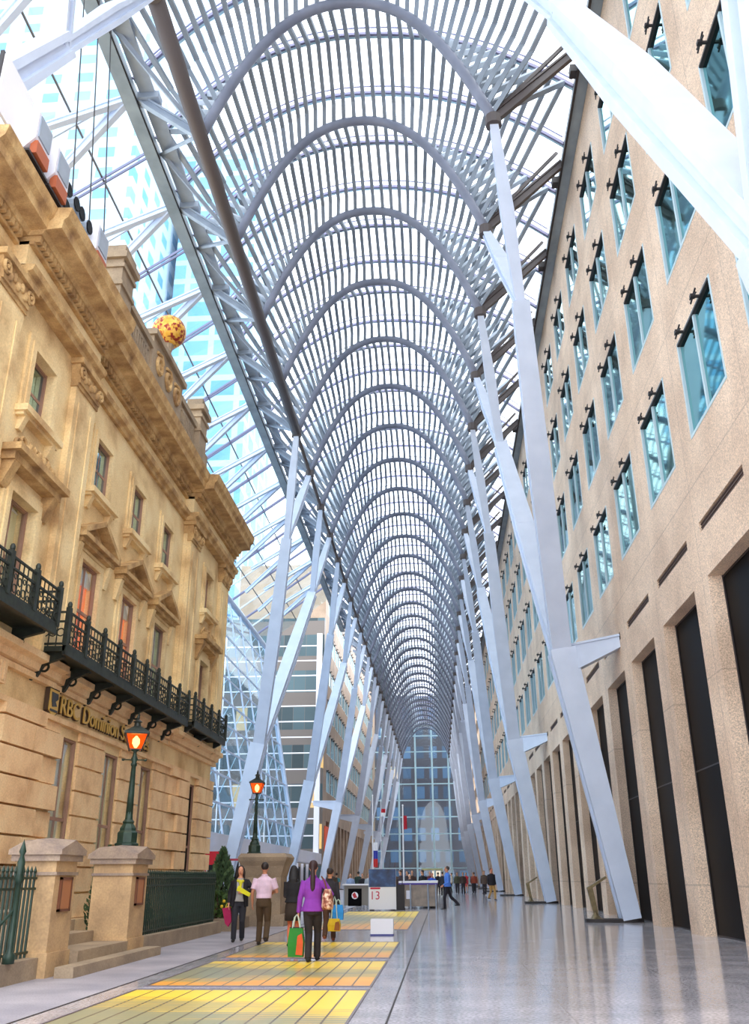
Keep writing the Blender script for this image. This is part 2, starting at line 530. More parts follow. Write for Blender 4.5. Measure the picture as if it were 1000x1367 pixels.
def facade(name, wall, win, axes, size, ww, wh, rough=0.4, win2=None, lights=0.0):
    """tower facade: window grid"""
    m, t, p = _nt(name)
    N, L = t.nodes, t.links
    tcn = N.new('ShaderNodeTexCoord'); sp = N.new('ShaderNodeSeparateXYZ'); L.new(tcn.outputs['Object'], sp.inputs[0])

    def mth(op, a, b=None):
        n = N.new('ShaderNodeMath'); n.operation = op
        for i, q in enumerate((a, b)):
            if q is None: continue
            if isinstance(q, (int, float)): n.inputs[i].default_value = q
            else: L.new(q, n.inputs[i])
        return n.outputs[0]
    hx = mth('MULTIPLY', mth('ADD', sp.outputs['X'], sp.outputs['Y']), 1 / size[0])
    hz = mth('MULTIPLY', sp.outputs['Z'], 1 / size[1])
    a = mth('LESS_THAN', mth('FRACT', hx), ww); b = mth('LESS_THAN', mth('FRACT', hz), wh)
    w = mth('MULTIPLY', a, b)
    cb = N.new('ShaderNodeCombineXYZ'); L.new(mth('FLOOR', hx), cb.inputs[0]); L.new(mth('FLOOR', hz), cb.inputs[1])
    wn = N.new('ShaderNodeTexWhiteNoise'); wn.noise_dimensions = '2D'; L.new(cb.outputs[0], wn.inputs['Vector'])
    c = N.new('ShaderNodeMix'); c.data_type = 'RGBA'
    c.inputs[6].default_value = c4(win); c.inputs[7].default_value = c4(win2 or win); L.new(wn.outputs['Value'], c.inputs[0])
    mx = N.new('ShaderNodeMix'); mx.data_type = 'RGBA'
    L.new(w, mx.inputs[0]); mx.inputs[6].default_value = c4(wall); L.new(c.outputs[2], mx.inputs[7])
    L.new(mx.outputs[2], p.inputs['Base Color'])
    p.inputs['Roughness'].default_value = rough
    if lights:
        on = mth('MULTIPLY', mth('GREATER_THAN', wn.outputs['Value'], 1 - lights), w)
        p.inputs['Emission Color'].default_value = c4(lin(255, 200, 90)); L.new(mth('MULTIPLY', on, 0.8), p.inputs['Emission Strength'])
    return m
M['tower_white'] = facade('white_grid_tower', lin(186, 202, 216), lin(92, 146, 188), 'xz', (5.5, 4.2), 0.5, 0.5, win2=lin(132, 180, 210))
M['tower_blue'] = facade('blue_glass_tower', lin(170, 194, 210), lin(92, 146, 182), 'xz', (5.0, 4.0), 0.8, 0.72, win2=lin(130, 176, 202))
M['tower_dark'] = facade('dark_brick_building', lin(50, 46, 54), lin(34, 44, 60), 'xz', (3.4, 5.0), 0.6, 0.6, win2=lin(70, 96, 126), lights=0.05)
M['office'] = facade('banded_office_wall', lin(112, 104, 98), lin(34, 54, 60), 'xz', (1.5, 4.8), 0.97, 0.6, win2=lin(84, 112, 120), lights=0.09)

M['arch_grey'] = noisy('arch_paint', [lin(112, 118, 136), lin(132, 138, 156)], scale=1.0, rough=0.45)[0]

M['bank_glass'] = plain('bank_window_glass', lin(160, 200, 214), 0.05, metal=1.0)

M['stone_pier'] = noisy('tan_pier_stone', [lin(150, 124, 94), lin(190, 158, 118), lin(212, 178, 132)], scale=1.6, rough=0.85, lo=0.25, hi=0.75, fine=(26, 0.10), bump=0.2, bscale=30)[0]
# ------------------------------------------------------------------ hall dimensions
XC, HS = -2.70, 5.48                 # axis of the vault, half span at the springing
A0, AP = 25.175, 6.0417              # first arch in the picture, arch spacing
ZS, ZA = 27.3, 33.9                  # springing, crown
XW = 6.78                            # right wall plane
Y_END = 213.6
BAY = 4.763

# ------------------------------------------------------------------ floor
mb = MB()
mb.cm = 0; mb.box(-4.75, 7.6, -12, Y_END + 26, -0.3, 0)
mb.cm = 1; mb.box(-30, -4.75, -12, Y_END + 26, -0.3, 0)
tag(mb.build('floor', [M['floor'], M['floor_rough']]), kind='structure')
mb = MB(); mb.box(-0.652, -0.628, -4, Y_END, 0.0, 0.003)
mb.box(-4.78, -4.74, -4, Y_END, 0.0, 0.003)
tag(mb.build('trim_1', M['dark_line']), kind='structure')

PANELS = [(8.2, 13.92, 'nearest yellow glass floor panel at the bottom edge, striped with fine lines'),
          (14.47, 18.57, 'second yellow glass floor panel, at whose far edge the purple-sweater woman stands'),
          (19.41, 24.0, 'third yellow glass floor panel, under the feet of the man in the pink shirt'),
          (29.75, 45.2, 'farthest yellow glass floor panel, lying in front of the calendar sign')]
for y0, y1, lab in PANELS:
    t = thing('glass_floor_panel', lab, 'floor panel', (-2.715, y0, 0), group='yellow glass panels set in the floor')
    a = MB(); a.box(-1.635, 1.635, 0, y1 - y0, 0.001, 0.008); a.build('glass', M['panel'], t)
    a = MB()
    for x in (-1.665, 1.635): a.box(x, x + 0.03, -0.03, y1 - y0 + 0.03, 0.0, 0.012)
    for y in (-0.12, y1 - y0): a.box(-1.665, 1.665, y, y + 0.12, 0.0, 0.011)
    a.build('frame', M['panel_frame'], t)

# ------------------------------------------------------------------ right wall: granite front with windows
NB0, NB1 = -4, 40
Z_ROWS = [(11.85, 14.7), (16.65, 19.45), (21.35, 23.95), (25.95, 28.25)]


def by(n):                            # near edge of bay n's window
    return 17.95 + BAY * n
YW0, YW1 = by(NB0) - 1.0, Y_END
holes = []
for n in range(NB0, NB1 + 1):
    y = by(n)
    if y + 3.5 > Y_END: break
    holes.append((y, y + 3.5, -1, 8.3))
    holes.append((y + 0.05, y + 3.55, 9.45, 9.72))
    for z0, z1 in Z_ROWS: holes.append((y, y + 3.1, z0, z1))
wall_r = MB(); cells(wall_r, XW, XW + 0.36, (YW0, YW1), (-0.05, 30.6), holes)
wall_r.box(XW - 0.12, XW + 0.6, YW0, YW1, 30.6, 31.0)
tag(wall_r.build('wall_right', M['granite']), kind='structure')
back = MB(); back.box(XW + 0.50, XW + 0.7, YW0, YW1, 0, 9.9)
tag(back.build('wall_right_backing', M['black_glass']), kind='structure')

WIN_N = [0]


def wname():
    WIN_N[0] += 1
    return 'window_%d' % WIN_N[0]


def make_window(w, h, near):
    """granite front window; local: x out of the wall is -x, y along the wall, z up from the sill"""
    f = MB(); b = 0.09
    for a in (0, w - b): f.box(0.02, 0.16, a, a + b, 0, h)
    for a in (0, h - b): f.box(0.02, 0.16, 0, w, a, a + b)
    f.box(0.03, 0.15, w / 2 - 0.05, w / 2 + 0.05, 0, h)
    o = tag(f.build('window', M['win_frame']), kind='structure')
    for i in range(2):
        g = MB(); y0 = b + i * (w / 2 - 0.04); y1 = w / 2 - 0.05 + i * (w / 2 - 0.04)
        g.box(0.09, 0.11, y0, y1, b, h - b); g.build('pane', M['teal_glass'], o)
    hd = MB(); hd.box(0.0, 0.12, b, w - b, h - 0.12, h - 0.05); hd.build('head_shadow_bar', M['dark_metal'], o)  # shadow of the window head, put in as a dark bar
    for yy in (w * 0.25, w * 0.75):
        k = MB()
        k.box(-0.20, 0.02, yy - 0.03, yy + 0.03, h - 0.12, h - 0.06)
        k.beam((-0.15, yy - 0.24, h - 0.02), (-0.15, yy + 0.24, h - 0.14), 0.035, 0.035)
        k.beam((-0.15, yy - 0.24, h - 0.14), (-0.15, yy + 0.24, h - 0.02), 0.035, 0.035)
        k.box(-0.22, -0.10, yy - 0.06, yy + 0.06, h - 0.13, h - 0.04)
        k.build('bracket', M['dark_metal'], o)
    return o

wins = {}
for r, (z0, z1) in enumerate(Z_ROWS):
    key = round(z1 - z0, 2)
    for n in range(NB0 + 2, NB1 + 1):
        y = by(n)
        if y + 3.5 > 150: break
        if key not in wins:
            o = wins[key] = make_window(3.1, key, True)
        else:
            o = copy_tree(wins[key])
        o.location = (XW - 0.03, y, z0); o.name = wname()

# dark shop glass in the tall openings of the ground floor
proto = None
for n in range(NB0, NB1 + 1):
    y = by(n)
    if y + 3.5 > 150: break
    if proto is None:
        f = MB()
        for a in (0.0, 3.45): f.box(0, 0.06, a, a + 0.05, 0, 8.3)
        for a in (0.0, 4.1, 8.24): f.box(0.01, 0.05, 0, 3.5, a, a + 0.04)
        proto = tag(f.build('window', M['dark_metal']), kind='structure')
        g = MB(); g.box(0.025, 0.035, 0.05, 3.45, 0.03, 8.25); g.build('pane', M['black_glass'], proto)
        o = proto
    else:
        o = copy_tree(proto)
    o.location = (XW + 0.34, y, 0); o.name = wname()
# slot grilles
proto = None
for n in range(NB0, NB1 + 1):
    y = by(n)
    if y + 3.5 > 150: break
    if proto is None:
        g = MB(); g.box(0, 0.04, 0, 3.5, 0, 0.27)
        for q in range(3): g.box(-0.02, 0.05, 0, 3.5, 0.05 + q * 0.08, 0.075 + q * 0.08)
        o = proto = tag(g.build('wall_vent', plain('brown_grille', lin(84, 66, 60), 0.7)), 'long dark slot grille in the granite above the openings', 'vent', 'slot grilles along the granite wall')
    else:
        o = copy_tree(proto)
    o.location = (XW + 0.06, y + 0.05, 9.45)

# ------------------------------------------------------------------ vault
vault = thing('ceiling', None, None, (XC, A0, 0), kind='structure')
VO = (XC, A0, 0)
NL, NH = -4, 31                       # arches from behind the camera to the end wall


def arch_pt(u):
    return XC + HS * u, ZS + (ZA - ZS) * (1 - abs(u) ** 2.3)
# equal steps along the arch
_us = [i / 400.0 * 2 - 1 for i in range(401)]
_len = [0.0]
for i in range(400):
    p, q = arch_pt(_us[i]), arch_pt(_us[i + 1])
    _len.append(_len[-1] + sqrt((p[0] - q[0]) ** 2 + (p[1] - q[1]) ** 2))


def arch_s(s):
    d = (s + 1) / 2 * _len[-1]
    for i in range(400):
        if _len[i + 1] >= d:
            w = (d - _len[i]) / (_len[i + 1] - _len[i])
            return arch_pt(_us[i] + (_us[i + 1] - _us[i]) * w)
    return arch_pt(1.0)
XGL, ZGL, XGR, ZGR, ZG = -10.75, 29.5, 6.35, 31.0, 34.7


def glaze(s):
    """shallow glazing curve between the two edge girders, s in -1..1"""
    x = XC + (XGR - XC) * s if s > 0 else XC + (XC - XGL) * s
    ze = ZGR if s > 0 else ZGL
    return x, ze + (ZG - ze) * (1 - abs(s) ** 2.2)

a = MB()
a.tube([(arch_pt(u)[0], 0, arch_pt(u)[1]) for u in [i / 24.0 - 1 for i in range(49)]], 0.21, n=8, side=(0, 1, 0))
arch0 = a.build('arch', M['arch_grey'], vault, smooth=True, org=(XC, 0, 0))
for k in range(NL, NH + 1):
    o = arch0 if k == NL else arch0.copy()
    if k != NL: COL.objects.link(o)
    o.parent = vault; o.location = (0, AP * k, 0)
NSL = 38
b = MB()
for i in range(NSL):
    s = -0.985 + 1.97 * i / (NSL - 1)
    ax, az = arch_s(s); gx, gz = glaze(s * 0.97)
    P0 = V(ax, 0, az + 0.12); P1 = V(gx, AP * 0.37, gz); P3 = V(ax, AP, az + 0.12)
    P2 = P1.lerp(P3, 0.52); P2.y = AP * 0.88; P2.z = P1.z + (P3.z - P1.z) * 0.42
    for p, q in ((P0, P1), (P1, P2), (P2, P3)):
        b.beam(p, q, 0.175, 0.20)
fan0 = b.build('slat_fan', M['slat'], vault, org=(XC, 0, 0))
c = MB()
seg = 24
for yy, dz in ((AP * 0.37, 0.14), (AP * 0.88, 0.14)):
    pts = [V(glaze(i / seg * 2 - 1)[0], yy, glaze(i / seg * 2 - 1)[1] + dz) for i in range(seg + 1)]
    for p, q in zip(pts, pts[1:]):
        c.cm = 0; c.beam(p, q, 0.10, 0.14, side=(0, 1, 0))
        c.cm = 1; c.beam(p + V(0, 0.16, 0.03), q + V(0, 0.16, 0.03), 0.14, 0.06, side=(0, 1, 0))
        c.cm = 0; c.beam(p + V(0, 0.1, 0.5), q + V(0, 0.1, 0.5), 0.05, 0.05, side=(0, 1, 0))
bar0 = c.build('glazing_bar', [M['bar_violet'], M['bar_pale']], vault, org=(XC, 0, 0))
d = MB()
d.ibeam((XC + HS, 0, ZS + 0.05), (XGR, 0, ZGR - 0.25), 0.22, 0.42, 0.22, 0.34, side=(0, 1, 0))
d.beam((XC + HS + 0.3, 0, ZS + 0.6), (XGR - 0.2, 0, ZGR + 0.35), 0.10, 0.14, side=(0, 1, 0))
strutr0 = d.build('strut', M['slat_brown'], vault, org=(XC, 0, 0))
e = MB()
e.ibeam((XC - HS, 0, ZS + 0.05), (XGL, 0, ZGL - 0.1), 0.22, 0.36, 0.3, 0.30, side=(0, 1, 0))
e.beam((XC - HS, 0, ZS + 0.1), (XGL, AP * 0.5, ZGL + 0.1), 0.12, 0.16, side=(0, 1, 0))
e.beam((XC - HS, 0, ZS + 0.1), (XGL, -AP * 0.5, ZGL + 0.1), 0.12, 0.16, side=(0, 1, 0))
strutl0 = e.build('strut', M['steel_grey'], vault, org=(XC, 0, 0))
for o0 in (fan0, bar0, strutr0, strutl0):
    for k in range(NL, NH):
        o = o0 if k == NL else o0.copy()
        if k != NL: COL.objects.link(o)
        o.parent = vault; o.location = (0, AP * k, 0)
g = MB()
n = 24
ya, yb = A0 + AP * NL, A0 + AP * NH
prof = [glaze(i / n * 2 - 1) for i in range(n + 1)]
g.add([(x, y, z + 0.3) for y in (ya, yb) for x, z in prof], [(i, i + 1, i + n + 2, i + n + 1) for i in range(n)])
g.build('glass', M['roof_glass'], vault, org=VO, recalc=False)
# edge girders
gl = thing('edge_girder', 'long grey gutter girder between the vault and the sloping glass roof over the bank', 'girder', (XGL, A0, ZGL))
q = MB(); q.box(-0.46, -0.06, AP * NL, AP * 13.2, -0.42, 0.22); q.box(-0.52, 0.0, AP * NL, AP * 13.2, -0.47, -0.41); q.build('outer_beam', M['girder'], gl)
q = MB(); q.box(0.10, 0.70, AP * NL, AP * 13.2, -0.05, 0.05)
for k in range(NL, 14): q.box(0.02, 0.85, AP * k - 0.25, AP * k + 0.25, -0.30, 0.02)
q.build('inner_plate', M['steel_grey'], gl)
q = MB(); q.box(-0.06, 0.03, AP * NL, AP * 13.2, -0.44, -0.36); q.build('cable_tray', M['dark_line'], gl)
gr = thing('edge_girder', 'long grey girder along the top of the tan granite wall', 'girder', (XGR, A0, ZGR))
q = MB(); q.box(0.0, 0.42, AP * NL, AP * NH, -0.5, 0.25); q.build('beam', M['girder'], gr)
q = MB(); q.box(-0.1, 0.0, AP * NL, AP * NH, -0.55, -0.47); q.build('cable_tray', M['dark_line'], gr)
q = MB(); q.box(-0.35, 0.0, 0.9, 1.3, -0.5, -0.15); l0 = q.build('light_fitting', M['dark_metal'], gr)
for k in range(NL, NH):
    o = l0 if k == NL else l0.copy()
    if k != NL: COL.objects.link(o)
    o.parent = gr; o.location = (0, AP * k, 0)

# springing beam on the left, over the bank's forecourt
sb = thing('springing_beam', 'long brown-grey beam carrying the arches above the stone bank', 'beam', (XC - HS, A0, ZS))
q = MB(); q.tube([(0, -AP - 0.3, 0), (0, AP * 4, 0)], 0.30, n=10, side=(1, 0, 0)); q.build('beam', M['slat_brown'], sb, smooth=True)
q = MB(); q.tube([(0, AP * 4, 0), (0, AP * 30, 0)], 0.12, n=6, side=(1, 0, 0)); q.build('tie', M['slat_brown'], sb, smooth=True)

# ------------------------------------------------------------------ branching steel columns
S4 = AP * 4


def make_tree(s):
    """s=+1 right side, -1 left; local origin at the foot, x towards the wall is s"""
    t = thing('steel_column', None, None)
    if s > 0: foot, node, fork, spr, wallx = 6.45, 4.88, 3.62, XC + HS, XW
    else: foot, node, fork, spr, wallx = -13.45, -11.5, -9.1, XC - HS, -14.4
    ox = foot
    L = lambda x, y, z: (x - ox, y, z)
    mt = M['steel']
    q = MB(); q.ibeam(L(foot, 0, 0.1), L(node, 0, 9.5), 0.62, 0.85, 0.95, 1.15, fl=0.3, web=0.6); q.build('trunk', mt, t)
    for sg in (-1, 1):
        q = MB(); q.ibeam(L(node, sg * 0.05, 9.3), L((node * 0.45 + fork * 0.55), sg * AP * 0.53, 15.8), 0.72, 0.75, 0.80, 0.85, fl=0.3, web=0.6)
        q.ibeam(L((node * 0.45 + fork * 0.55), sg * AP * 0.53, 15.8), L(fork, sg * AP, 21.4), 0.80, 0.85, 0.62, 0.62, fl=0.3, web=0.6); q.build('branch', mt, t)
        for s2 in (-1, 1):
            m = L((fork + spr) / 2, sg * AP + s2 * AP * 0.25, 24.35)
            q = MB(); q.ibeam(L(fork, sg * AP, 21.3), m, 0.34, 0.40, 0.50, 0.50, fl=0.3, web=0.55)
            q.ibeam(m, L(spr, sg * AP + s2 * AP / 2, ZS - 0.15), 0.50, 0.50, 0.30, 0.30, fl=0.3, web=0.55)
            tw = q.build('twig', mt, t)
            q = MB(); q.tube([L(spr, sg * AP + s2 * AP / 2, ZS - 0.3), L(spr, sg * AP + s2 * AP / 2, ZS + 0.12)], 0.30, n=10); q.build('collar', M['slat_brown'], tw)
    q = MB()
    wx = wallx - ox
    nx = node - ox + s * 0.25
    sk = -1.4 if s > 0 else 0.0
    q.hexa([(nx, -0.35, 8.6), (wx, -0.35 + sk, 9.2), (wx, 0.35 + sk, 9.2), (nx, 0.35, 8.6), (nx, -0.35, 9.62), (wx, -0.35 + sk, 9.62), (wx, 0.35 + sk, 9.62), (nx, 0.35, 9.62)])
    q.hexa([(nx, -0.42, 9.6), (wx, -0.42 + sk, 9.6), (wx, 0.42 + sk, 9.6), (nx, 0.42, 9.6), (nx, -0.42, 9.68), (wx, -0.42 + sk, 9.68), (wx, 0.42 + sk, 9.68), (nx, 0.42, 9.68)])
    q.build('wall_bracket', mt, t)
    q = MB()
    n = 20
    pts = []
    for i in range(n):
        a = 2 * pi * i / n
        c = cos(a)
        pts.append((-s * 0.55 + 1.0 * (1 if c > 0 else -1) * abs(c) ** 0.6, 0.42 * (1 if sin(a) > 0 else -1) * abs(sin(a)) ** 0.7))
    q.prism(pts, 2, 0.0, 0.11); q.build('base_plate', M['dark_line'], t)
    return t, ox

ORD = ['first', 'second', 'third', 'fourth', 'fifth', 'sixth', 'seventh', 'eighth', 'ninth']
for s in (1, -1):
    t0, ox = make_tree(s)
    spare = copy_tree(t0) if False else None
    first = True
    for j in range(-1, 8):
        if s < 0 and j == 0: continue
        t = t0 if first else copy_tree(t0)
        first = False
        yc = A0 + 1.5 * AP + S4 * j
        t.location = (ox, yc, 0)
        if s < 0 and j in (1, 2):
            for ch in list(t.children):
                if ch.name.startswith('wall_bracket'): bpy.data.objects.remove(ch)
        if s > 0:
            lab = 'white steel beam end crossing the upper right corner, nearest column on the granite wall side' if j < 0 else \
                  'white branching steel column on the granite wall side, %s whose foot is in view' % ORD[j]
        else:
            lab = 'grey steel beams crossing the upper left corner above the bank floodlights' if j < 0 else \
                  'white branching steel column on the bank side, %s beyond the stone bank' % ORD[j - 1]
        tag(t, lab, 'column', 'branching steel columns along the hall', 'thing')
        if s > 0 and j in (0, 1):
            st = thing('angled_stand', ['bronze bent stand on the base plate of the nearest standing white column', 'bronze bent stand on the base plate of the next white column along the granite wall'][j], 'stand', (ox - 1.18, yc - 0.1, 0.11), group='bronze stands beside the column feet')
            q = MB(); q.lathe([(0.24, 0), (0.16, 0.05), (0.08, 0.16), (0.075, 0.2)], n=12); q.build('foot', M['bronze'], st)
            q = MB(); q.beam((0.02, 0, 0.1), (-0.13, 0, 1.0), 0.16, 0.10, 0.20, 0.12, side=(1, 0, 0)); q.build('post', M['bronze'], st)
            q = MB(); q.beam((-0.2, 0, 0.95), (0.46, 0, 1.33), 0.2, 0.10, 0.24, 0.07, side=(0, 1, 0)); q.build('arm', M['bronze'], st)

# ------------------------------------------------------------------ sloping glass roof and leaning glass wall on the left
XR, ZR = -18.2, 24.5                  # eave of the sloping roof
side = thing('glass_roof', None, None, (XGL, A0, ZGL), kind='structure')
SO = (XGL, A0, ZGL)
Ya, Yb = A0 + AP * NL, A0 + AP * 11.3


def rf(t, y, dz=0.0):                 # point on the sloping roof, t 0 girder .. 1 eave
    return V(XGL - 0.5 + (XR - XGL + 0.5) * t, y, ZGL + (ZR - ZGL) * t + dz)
q = MB()
q.add([rf(0, Ya, 0.35), rf(1, Ya, 0.35), rf(1, Yb, 0.35), rf(0, Yb, 0.35)], [(0, 1, 2, 3)])
q.build('glass', M['side_glass'], side, org=SO, recalc=False)
f0 = MB()
f0.ibeam(rf(0, 0, -0.1), rf(0.62, -1.2, -0.15), 0.26, 0.34, 0.2, 0.26, side=(0, 1, 0))
f0.ibeam(rf(0, 0, -0.15), rf(0.8, 2.6, -0.15), 0.26, 0.40, 0.2, 0.30, side=(0, 1, 0))
f0.beam(rf(0, 0, 0.15), rf(1, 0, 0.2), 0.08, 0.14, side=(0, 1, 0))
ro = f0.build('rafter', M['steel'], side, org=(XGL, 0, ZGL))
f1 = MB()
for dy in (-0.12, 0.12): f1.beam(rf(0, AP / 2 + dy, 0.15), rf(1, AP / 2 + dy, 0.2), 0.05, 0.12, side=(0, 1, 0))
mo = f1.build('glazing_bar', M['bar_violet'], side, org=(XGL, 0, ZGL))
for o0 in (ro, mo):
    for k in range(NL, 11):
        o = o0 if k == NL else o0.copy()
        if k != NL: COL.objects.link(o)
        o.parent = side; o.location = (0, AP * k, 0)
q = MB()
for t in (0.27, 0.5, 0.74): q.beam(rf(t, Ya, 0.22), rf(t, Yb, 0.22), 0.07, 0.07)
q.build('purlin', M['slat_brown'], side, org=SO)
q = MB(); q.tube([rf(1, Ya, 0.1), rf(1, Yb, 0.1)], 0.28, n=8); q.build('eave_beam', M['steel'], side, org=SO, smooth=True)

lw = thing('wall_left_glass', None, None, (-14.5, 40, 4.1), kind='structure')
LO = (-14.5, 40, 4.1)
LY0, LY1 = 40.0, 94.0


def lat(v, y, out=0.0):               # v 0 base .. 1 eave
    return V(-14.5 + (XR + 14.5) * v + out, y, 4.15 + (ZR - 4.15) * v)
q = MB(); q.add([lat(0, LY0), lat(0, LY1), lat(1, LY1), lat(1, LY0)], [(0, 1, 2, 3)]); q.build('glass', M['lattice_glass'], lw, org=LO, recalc=False)
q = MB()
NV = 10
for i in range(NV + 1): q.beam(lat(i / NV, LY0), lat(i / NV, LY1), 0.10, 0.13)
q.build('transoms', M['steel'], lw, org=LO)
q = MB()
y = LY0
while y <= LY1 + 0.01:
    q.beam(lat(0, y), lat(1, y), 0.16, 0.12, side=(0, 1, 0)); y += 4.5
q.build('mullions', M['steel'], lw, org=LO)
q = MB()
y = LY0
while y < LY1 - 0.1:
    for i in range(NV):
        q.beam(lat(i / NV, y, -0.3), lat((i + 1) / NV, y + 4.5, -0.3), 0.045, 0.045)
    y += 4.5
q.build('cross_rods', M['bar_pale'], lw, org=LO)
q = MB(); q.beam(lat(0, LY1), lat(1, LY1), 0.5, 0.4, side=(0, 1, 0)); q.build('end_post', M['steel'], lw, org=LO)

fa = MB(); fa.box(-15.2, -14.4, 37.6, 115, 3.05, 4.2)
tag(fa.build('trim_2', M['fascia']), kind='structure')
sh = MB()
sh.box(-16.6, -16.4, 37.6, 115, 0, 3.1)
y = 40
while y < 114:
    sh.cm = 1; sh.box(-16.4, -16.3, y + 0.4, y + 3.2, 0.2, 2.7); y += 4.2
    sh.cm = 2; sh.box(-16.3, -16.0, y - 0.5, y - 0.2, 0, 3.05)
tag(sh.build('wall_left_shops', [M['granite_far'], M['black_glass'], M['fascia']]), kind='structure')

# banded office wall facing the camera beyond the glass wall
of = MB(); of.box(-34, -14.6, 116.0, 117.0, 0, 34)
tag(of.build('wall_left_office', M['office']), kind='structure')
of = thing('curtain_wall_frame', 'white horizontal mullions in front of the banded office wall, left of the granite block', 'window frame', (-19, 113.8, 4.2))
q = MB()
z = 0.0
while z < 27: q.box(-15, 4.4, -0.06, 0.06, z, z + 0.14); z += 1.95
q.build('transoms', M['white'], of)
q = MB(); q.box(-2.4, -2.25, -0.08, 0.08, 0, 27); q.box(-8.4, -8.25, -0.08, 0.08, 0, 27); q.build('mullions', M['white'], of)
q = MB(); q.box(3.75, 4.4, -0.3, 0.3, -1, 27); q.build('corner_post', M['white'], of)

# left granite block further down the hall
XL = -14.6
holes = []
NLB = 18
yl = lambda n: 120.6 + BAY * n
L_ROWS = Z_ROWS + [(30.7, 33.2), (35.5, 38.0)]
for n in range(NLB):
    holes.append((yl(n), yl(n) + 3.4, -1, 8.3))
    for z0, z1 in L_ROWS: holes.append((yl(n) - 0.4, yl(n) + 3.6, z0, z1))
lb = MB(); cells(lb, XL - 0.5, XL, (118.0, Y_END), (0, 42), holes)
lb.box(XL - 12, XL, 117.0, 118.0, 0, 42)
lb.box(XL - 0.8, XL - 0.6, 118, Y_END, 0, 9.5)
tag(lb.build('wall_left', M['granite_far']), kind='structure')
lw_ = {}
for r, (z0, z1) in enumerate(L_ROWS):
    key = round(z1 - z0, 2)
    for n in range(NLB):
        if key not in lw_: o = lw_[key] = make_window(4.0, key, False)
        else: o = copy_tree(lw_[key])
        o.rotation_euler = (0, 0, pi); o.location = (XL + 0.02, yl(n) + 3.6, z0); o.name = wname()
sgn = MB(); sgn.box(XL - 0.1, XL + 0.12, 119, 124, 4.6, 7.6)
tag(sgn.build('lit_shop_sign', plain('orange_red_sign', lin(200, 84, 52), 0.5, emit=lin(230, 80, 40), es=0.25)), 'orange-red lit sign panel at the near corner of the far left block', 'sign')

# ------------------------------------------------------------------ end wall
ew = thing('wall_back', None, None, (XC, Y_END, 0), kind='structure')
q = MB(); q.add([(-15, 0, 0), (12.4, 0, 0), (12.4, 0, 35), (-15, 0, 35)], [(0, 1, 2, 3)]); q.build('glass', M['end_glass'], ew, recalc=False)
q = MB()
for x in (-10.2, -6.4, -2.5, 1.35, 5.1, 8.9): q.box(x - 0.2, x + 0.2, -0.4, 0.3, 0, 34)
q.build('mullions', M['bar_pale'], ew)
q = MB()
z = 3.3
while z < 34: q.box(-12, 9.6, -0.15, 0.15, z, z + 0.22); z += 3.6
q.build('transoms', M['bar_pale'], ew)
q = MB(); q.box(-1.5, 3.0, -3.2, -2.8, 3.0, 3.3)
for x in (-1.5, 2.8): q.box(x, x + 0.2, -3.2, -2.8, 0, 3.0)
q.build('door_canopy', plain('yellow_green_canopy', lin(200, 204, 140), 0.5), ew)
fx = MB()
for x0, x1 in ((-30, XL + XC - XC), (XW, 12)):
    pass

# ------------------------------------------------------------------ city outside the glass
def tower(name, lab, x0, x1, y0, y1, h, mat, crown=True):
    t = thing(name, lab, 'building', ((x0 + x1) / 2, (y0 + y1) / 2, 0))
    w, d = (x1 - x0) / 2, (y1 - y0) / 2
    q = MB(); q.box(-w, w, -d, d, -0.3, h); q.build('body', mat, t)
    q = MB(); q.box(-w - 0.6, w + 0.6, -d - 0.6, d + 0.6, h, h + 2.5); q.box(-w * 0.5, w * 0.5, -d * 0.5, d * 0.5, h + 2.5, h + 8); q.build('roof', M['white'], t)
    return t
tower('office_tower', 'pale white-gridded tower seen through the sloping glass roof above the bank', -78, -45.5, 108, 150, 190, M['tower_white'])
tower('office_tower', 'blue glass tower seen through the sloping glass roof beside the golden ball', -44, -30, 128, 150, 128, M['tower_blue'])
tower('office_tower', 'blue glass block behind the leaning glass wall', -60, -32, 60, 100, 21, M['tower_blue'])
tower('brick_building', 'dark building with lit windows behind the glass end wall', -30, 26, Y_END + 24, Y_END + 44, 46, M['tower_dark'])
# ------------------------------------------------------------------ stone bank building on the left
FX = -9.3
BY0, BY1 = 13.9, 37.25
bank = thing('bank_building', 'ornate tan sandstone bank front with iron balconies and carved cornice', 'building', (FX, 25.6, 0))
BO = (FX, 25.6, 0)


def part(mb, name, mat, parent=bank, smooth=False):
    return mb.build(name, mat, parent, smooth, org=BO)
CB = [22.4, 25.6, 28.8]              # centre bays
LBAY, RBAY = 17.9, 34.3             # outer bays
ALLB = [LBAY] + CB + [RBAY]
w1, w2, w3 = 0.62, 0.68, 0.60        # half widths: ground, first, second floor windows
holes = []
for c in ALLB:
    holes.append((c - w1, c + w1, 0.9 if c != RBAY else 0.35, 4.75))
    holes.append((c - w2, c + w2, 6.75, 9.35))
    holes.append((c - w3, c + w3, 11.35, 12.95))
q = MB(); cells(q, FX - 0.6, FX, (BY0, BY1), (0, 15.2), holes)
q.box(FX - 13, FX - 0.6, BY1 - 0.5, BY1, 0, 15.2); q.box(FX - 13, FX - 0.6, BY0, BY0 + 0.5, 0, 15.2)
q.box(FX - 13, FX - 0.6, BY0, BY1, 14.9, 15.3)
# outer bays step forward
for a, b in ((15.0, 20.9), (30.9, BY1 + 0.01)):
    cells(q, FX, FX + 0.14, (a, b), (6.3, 14.0), holes)
part(q, 'wall', M['stone'])
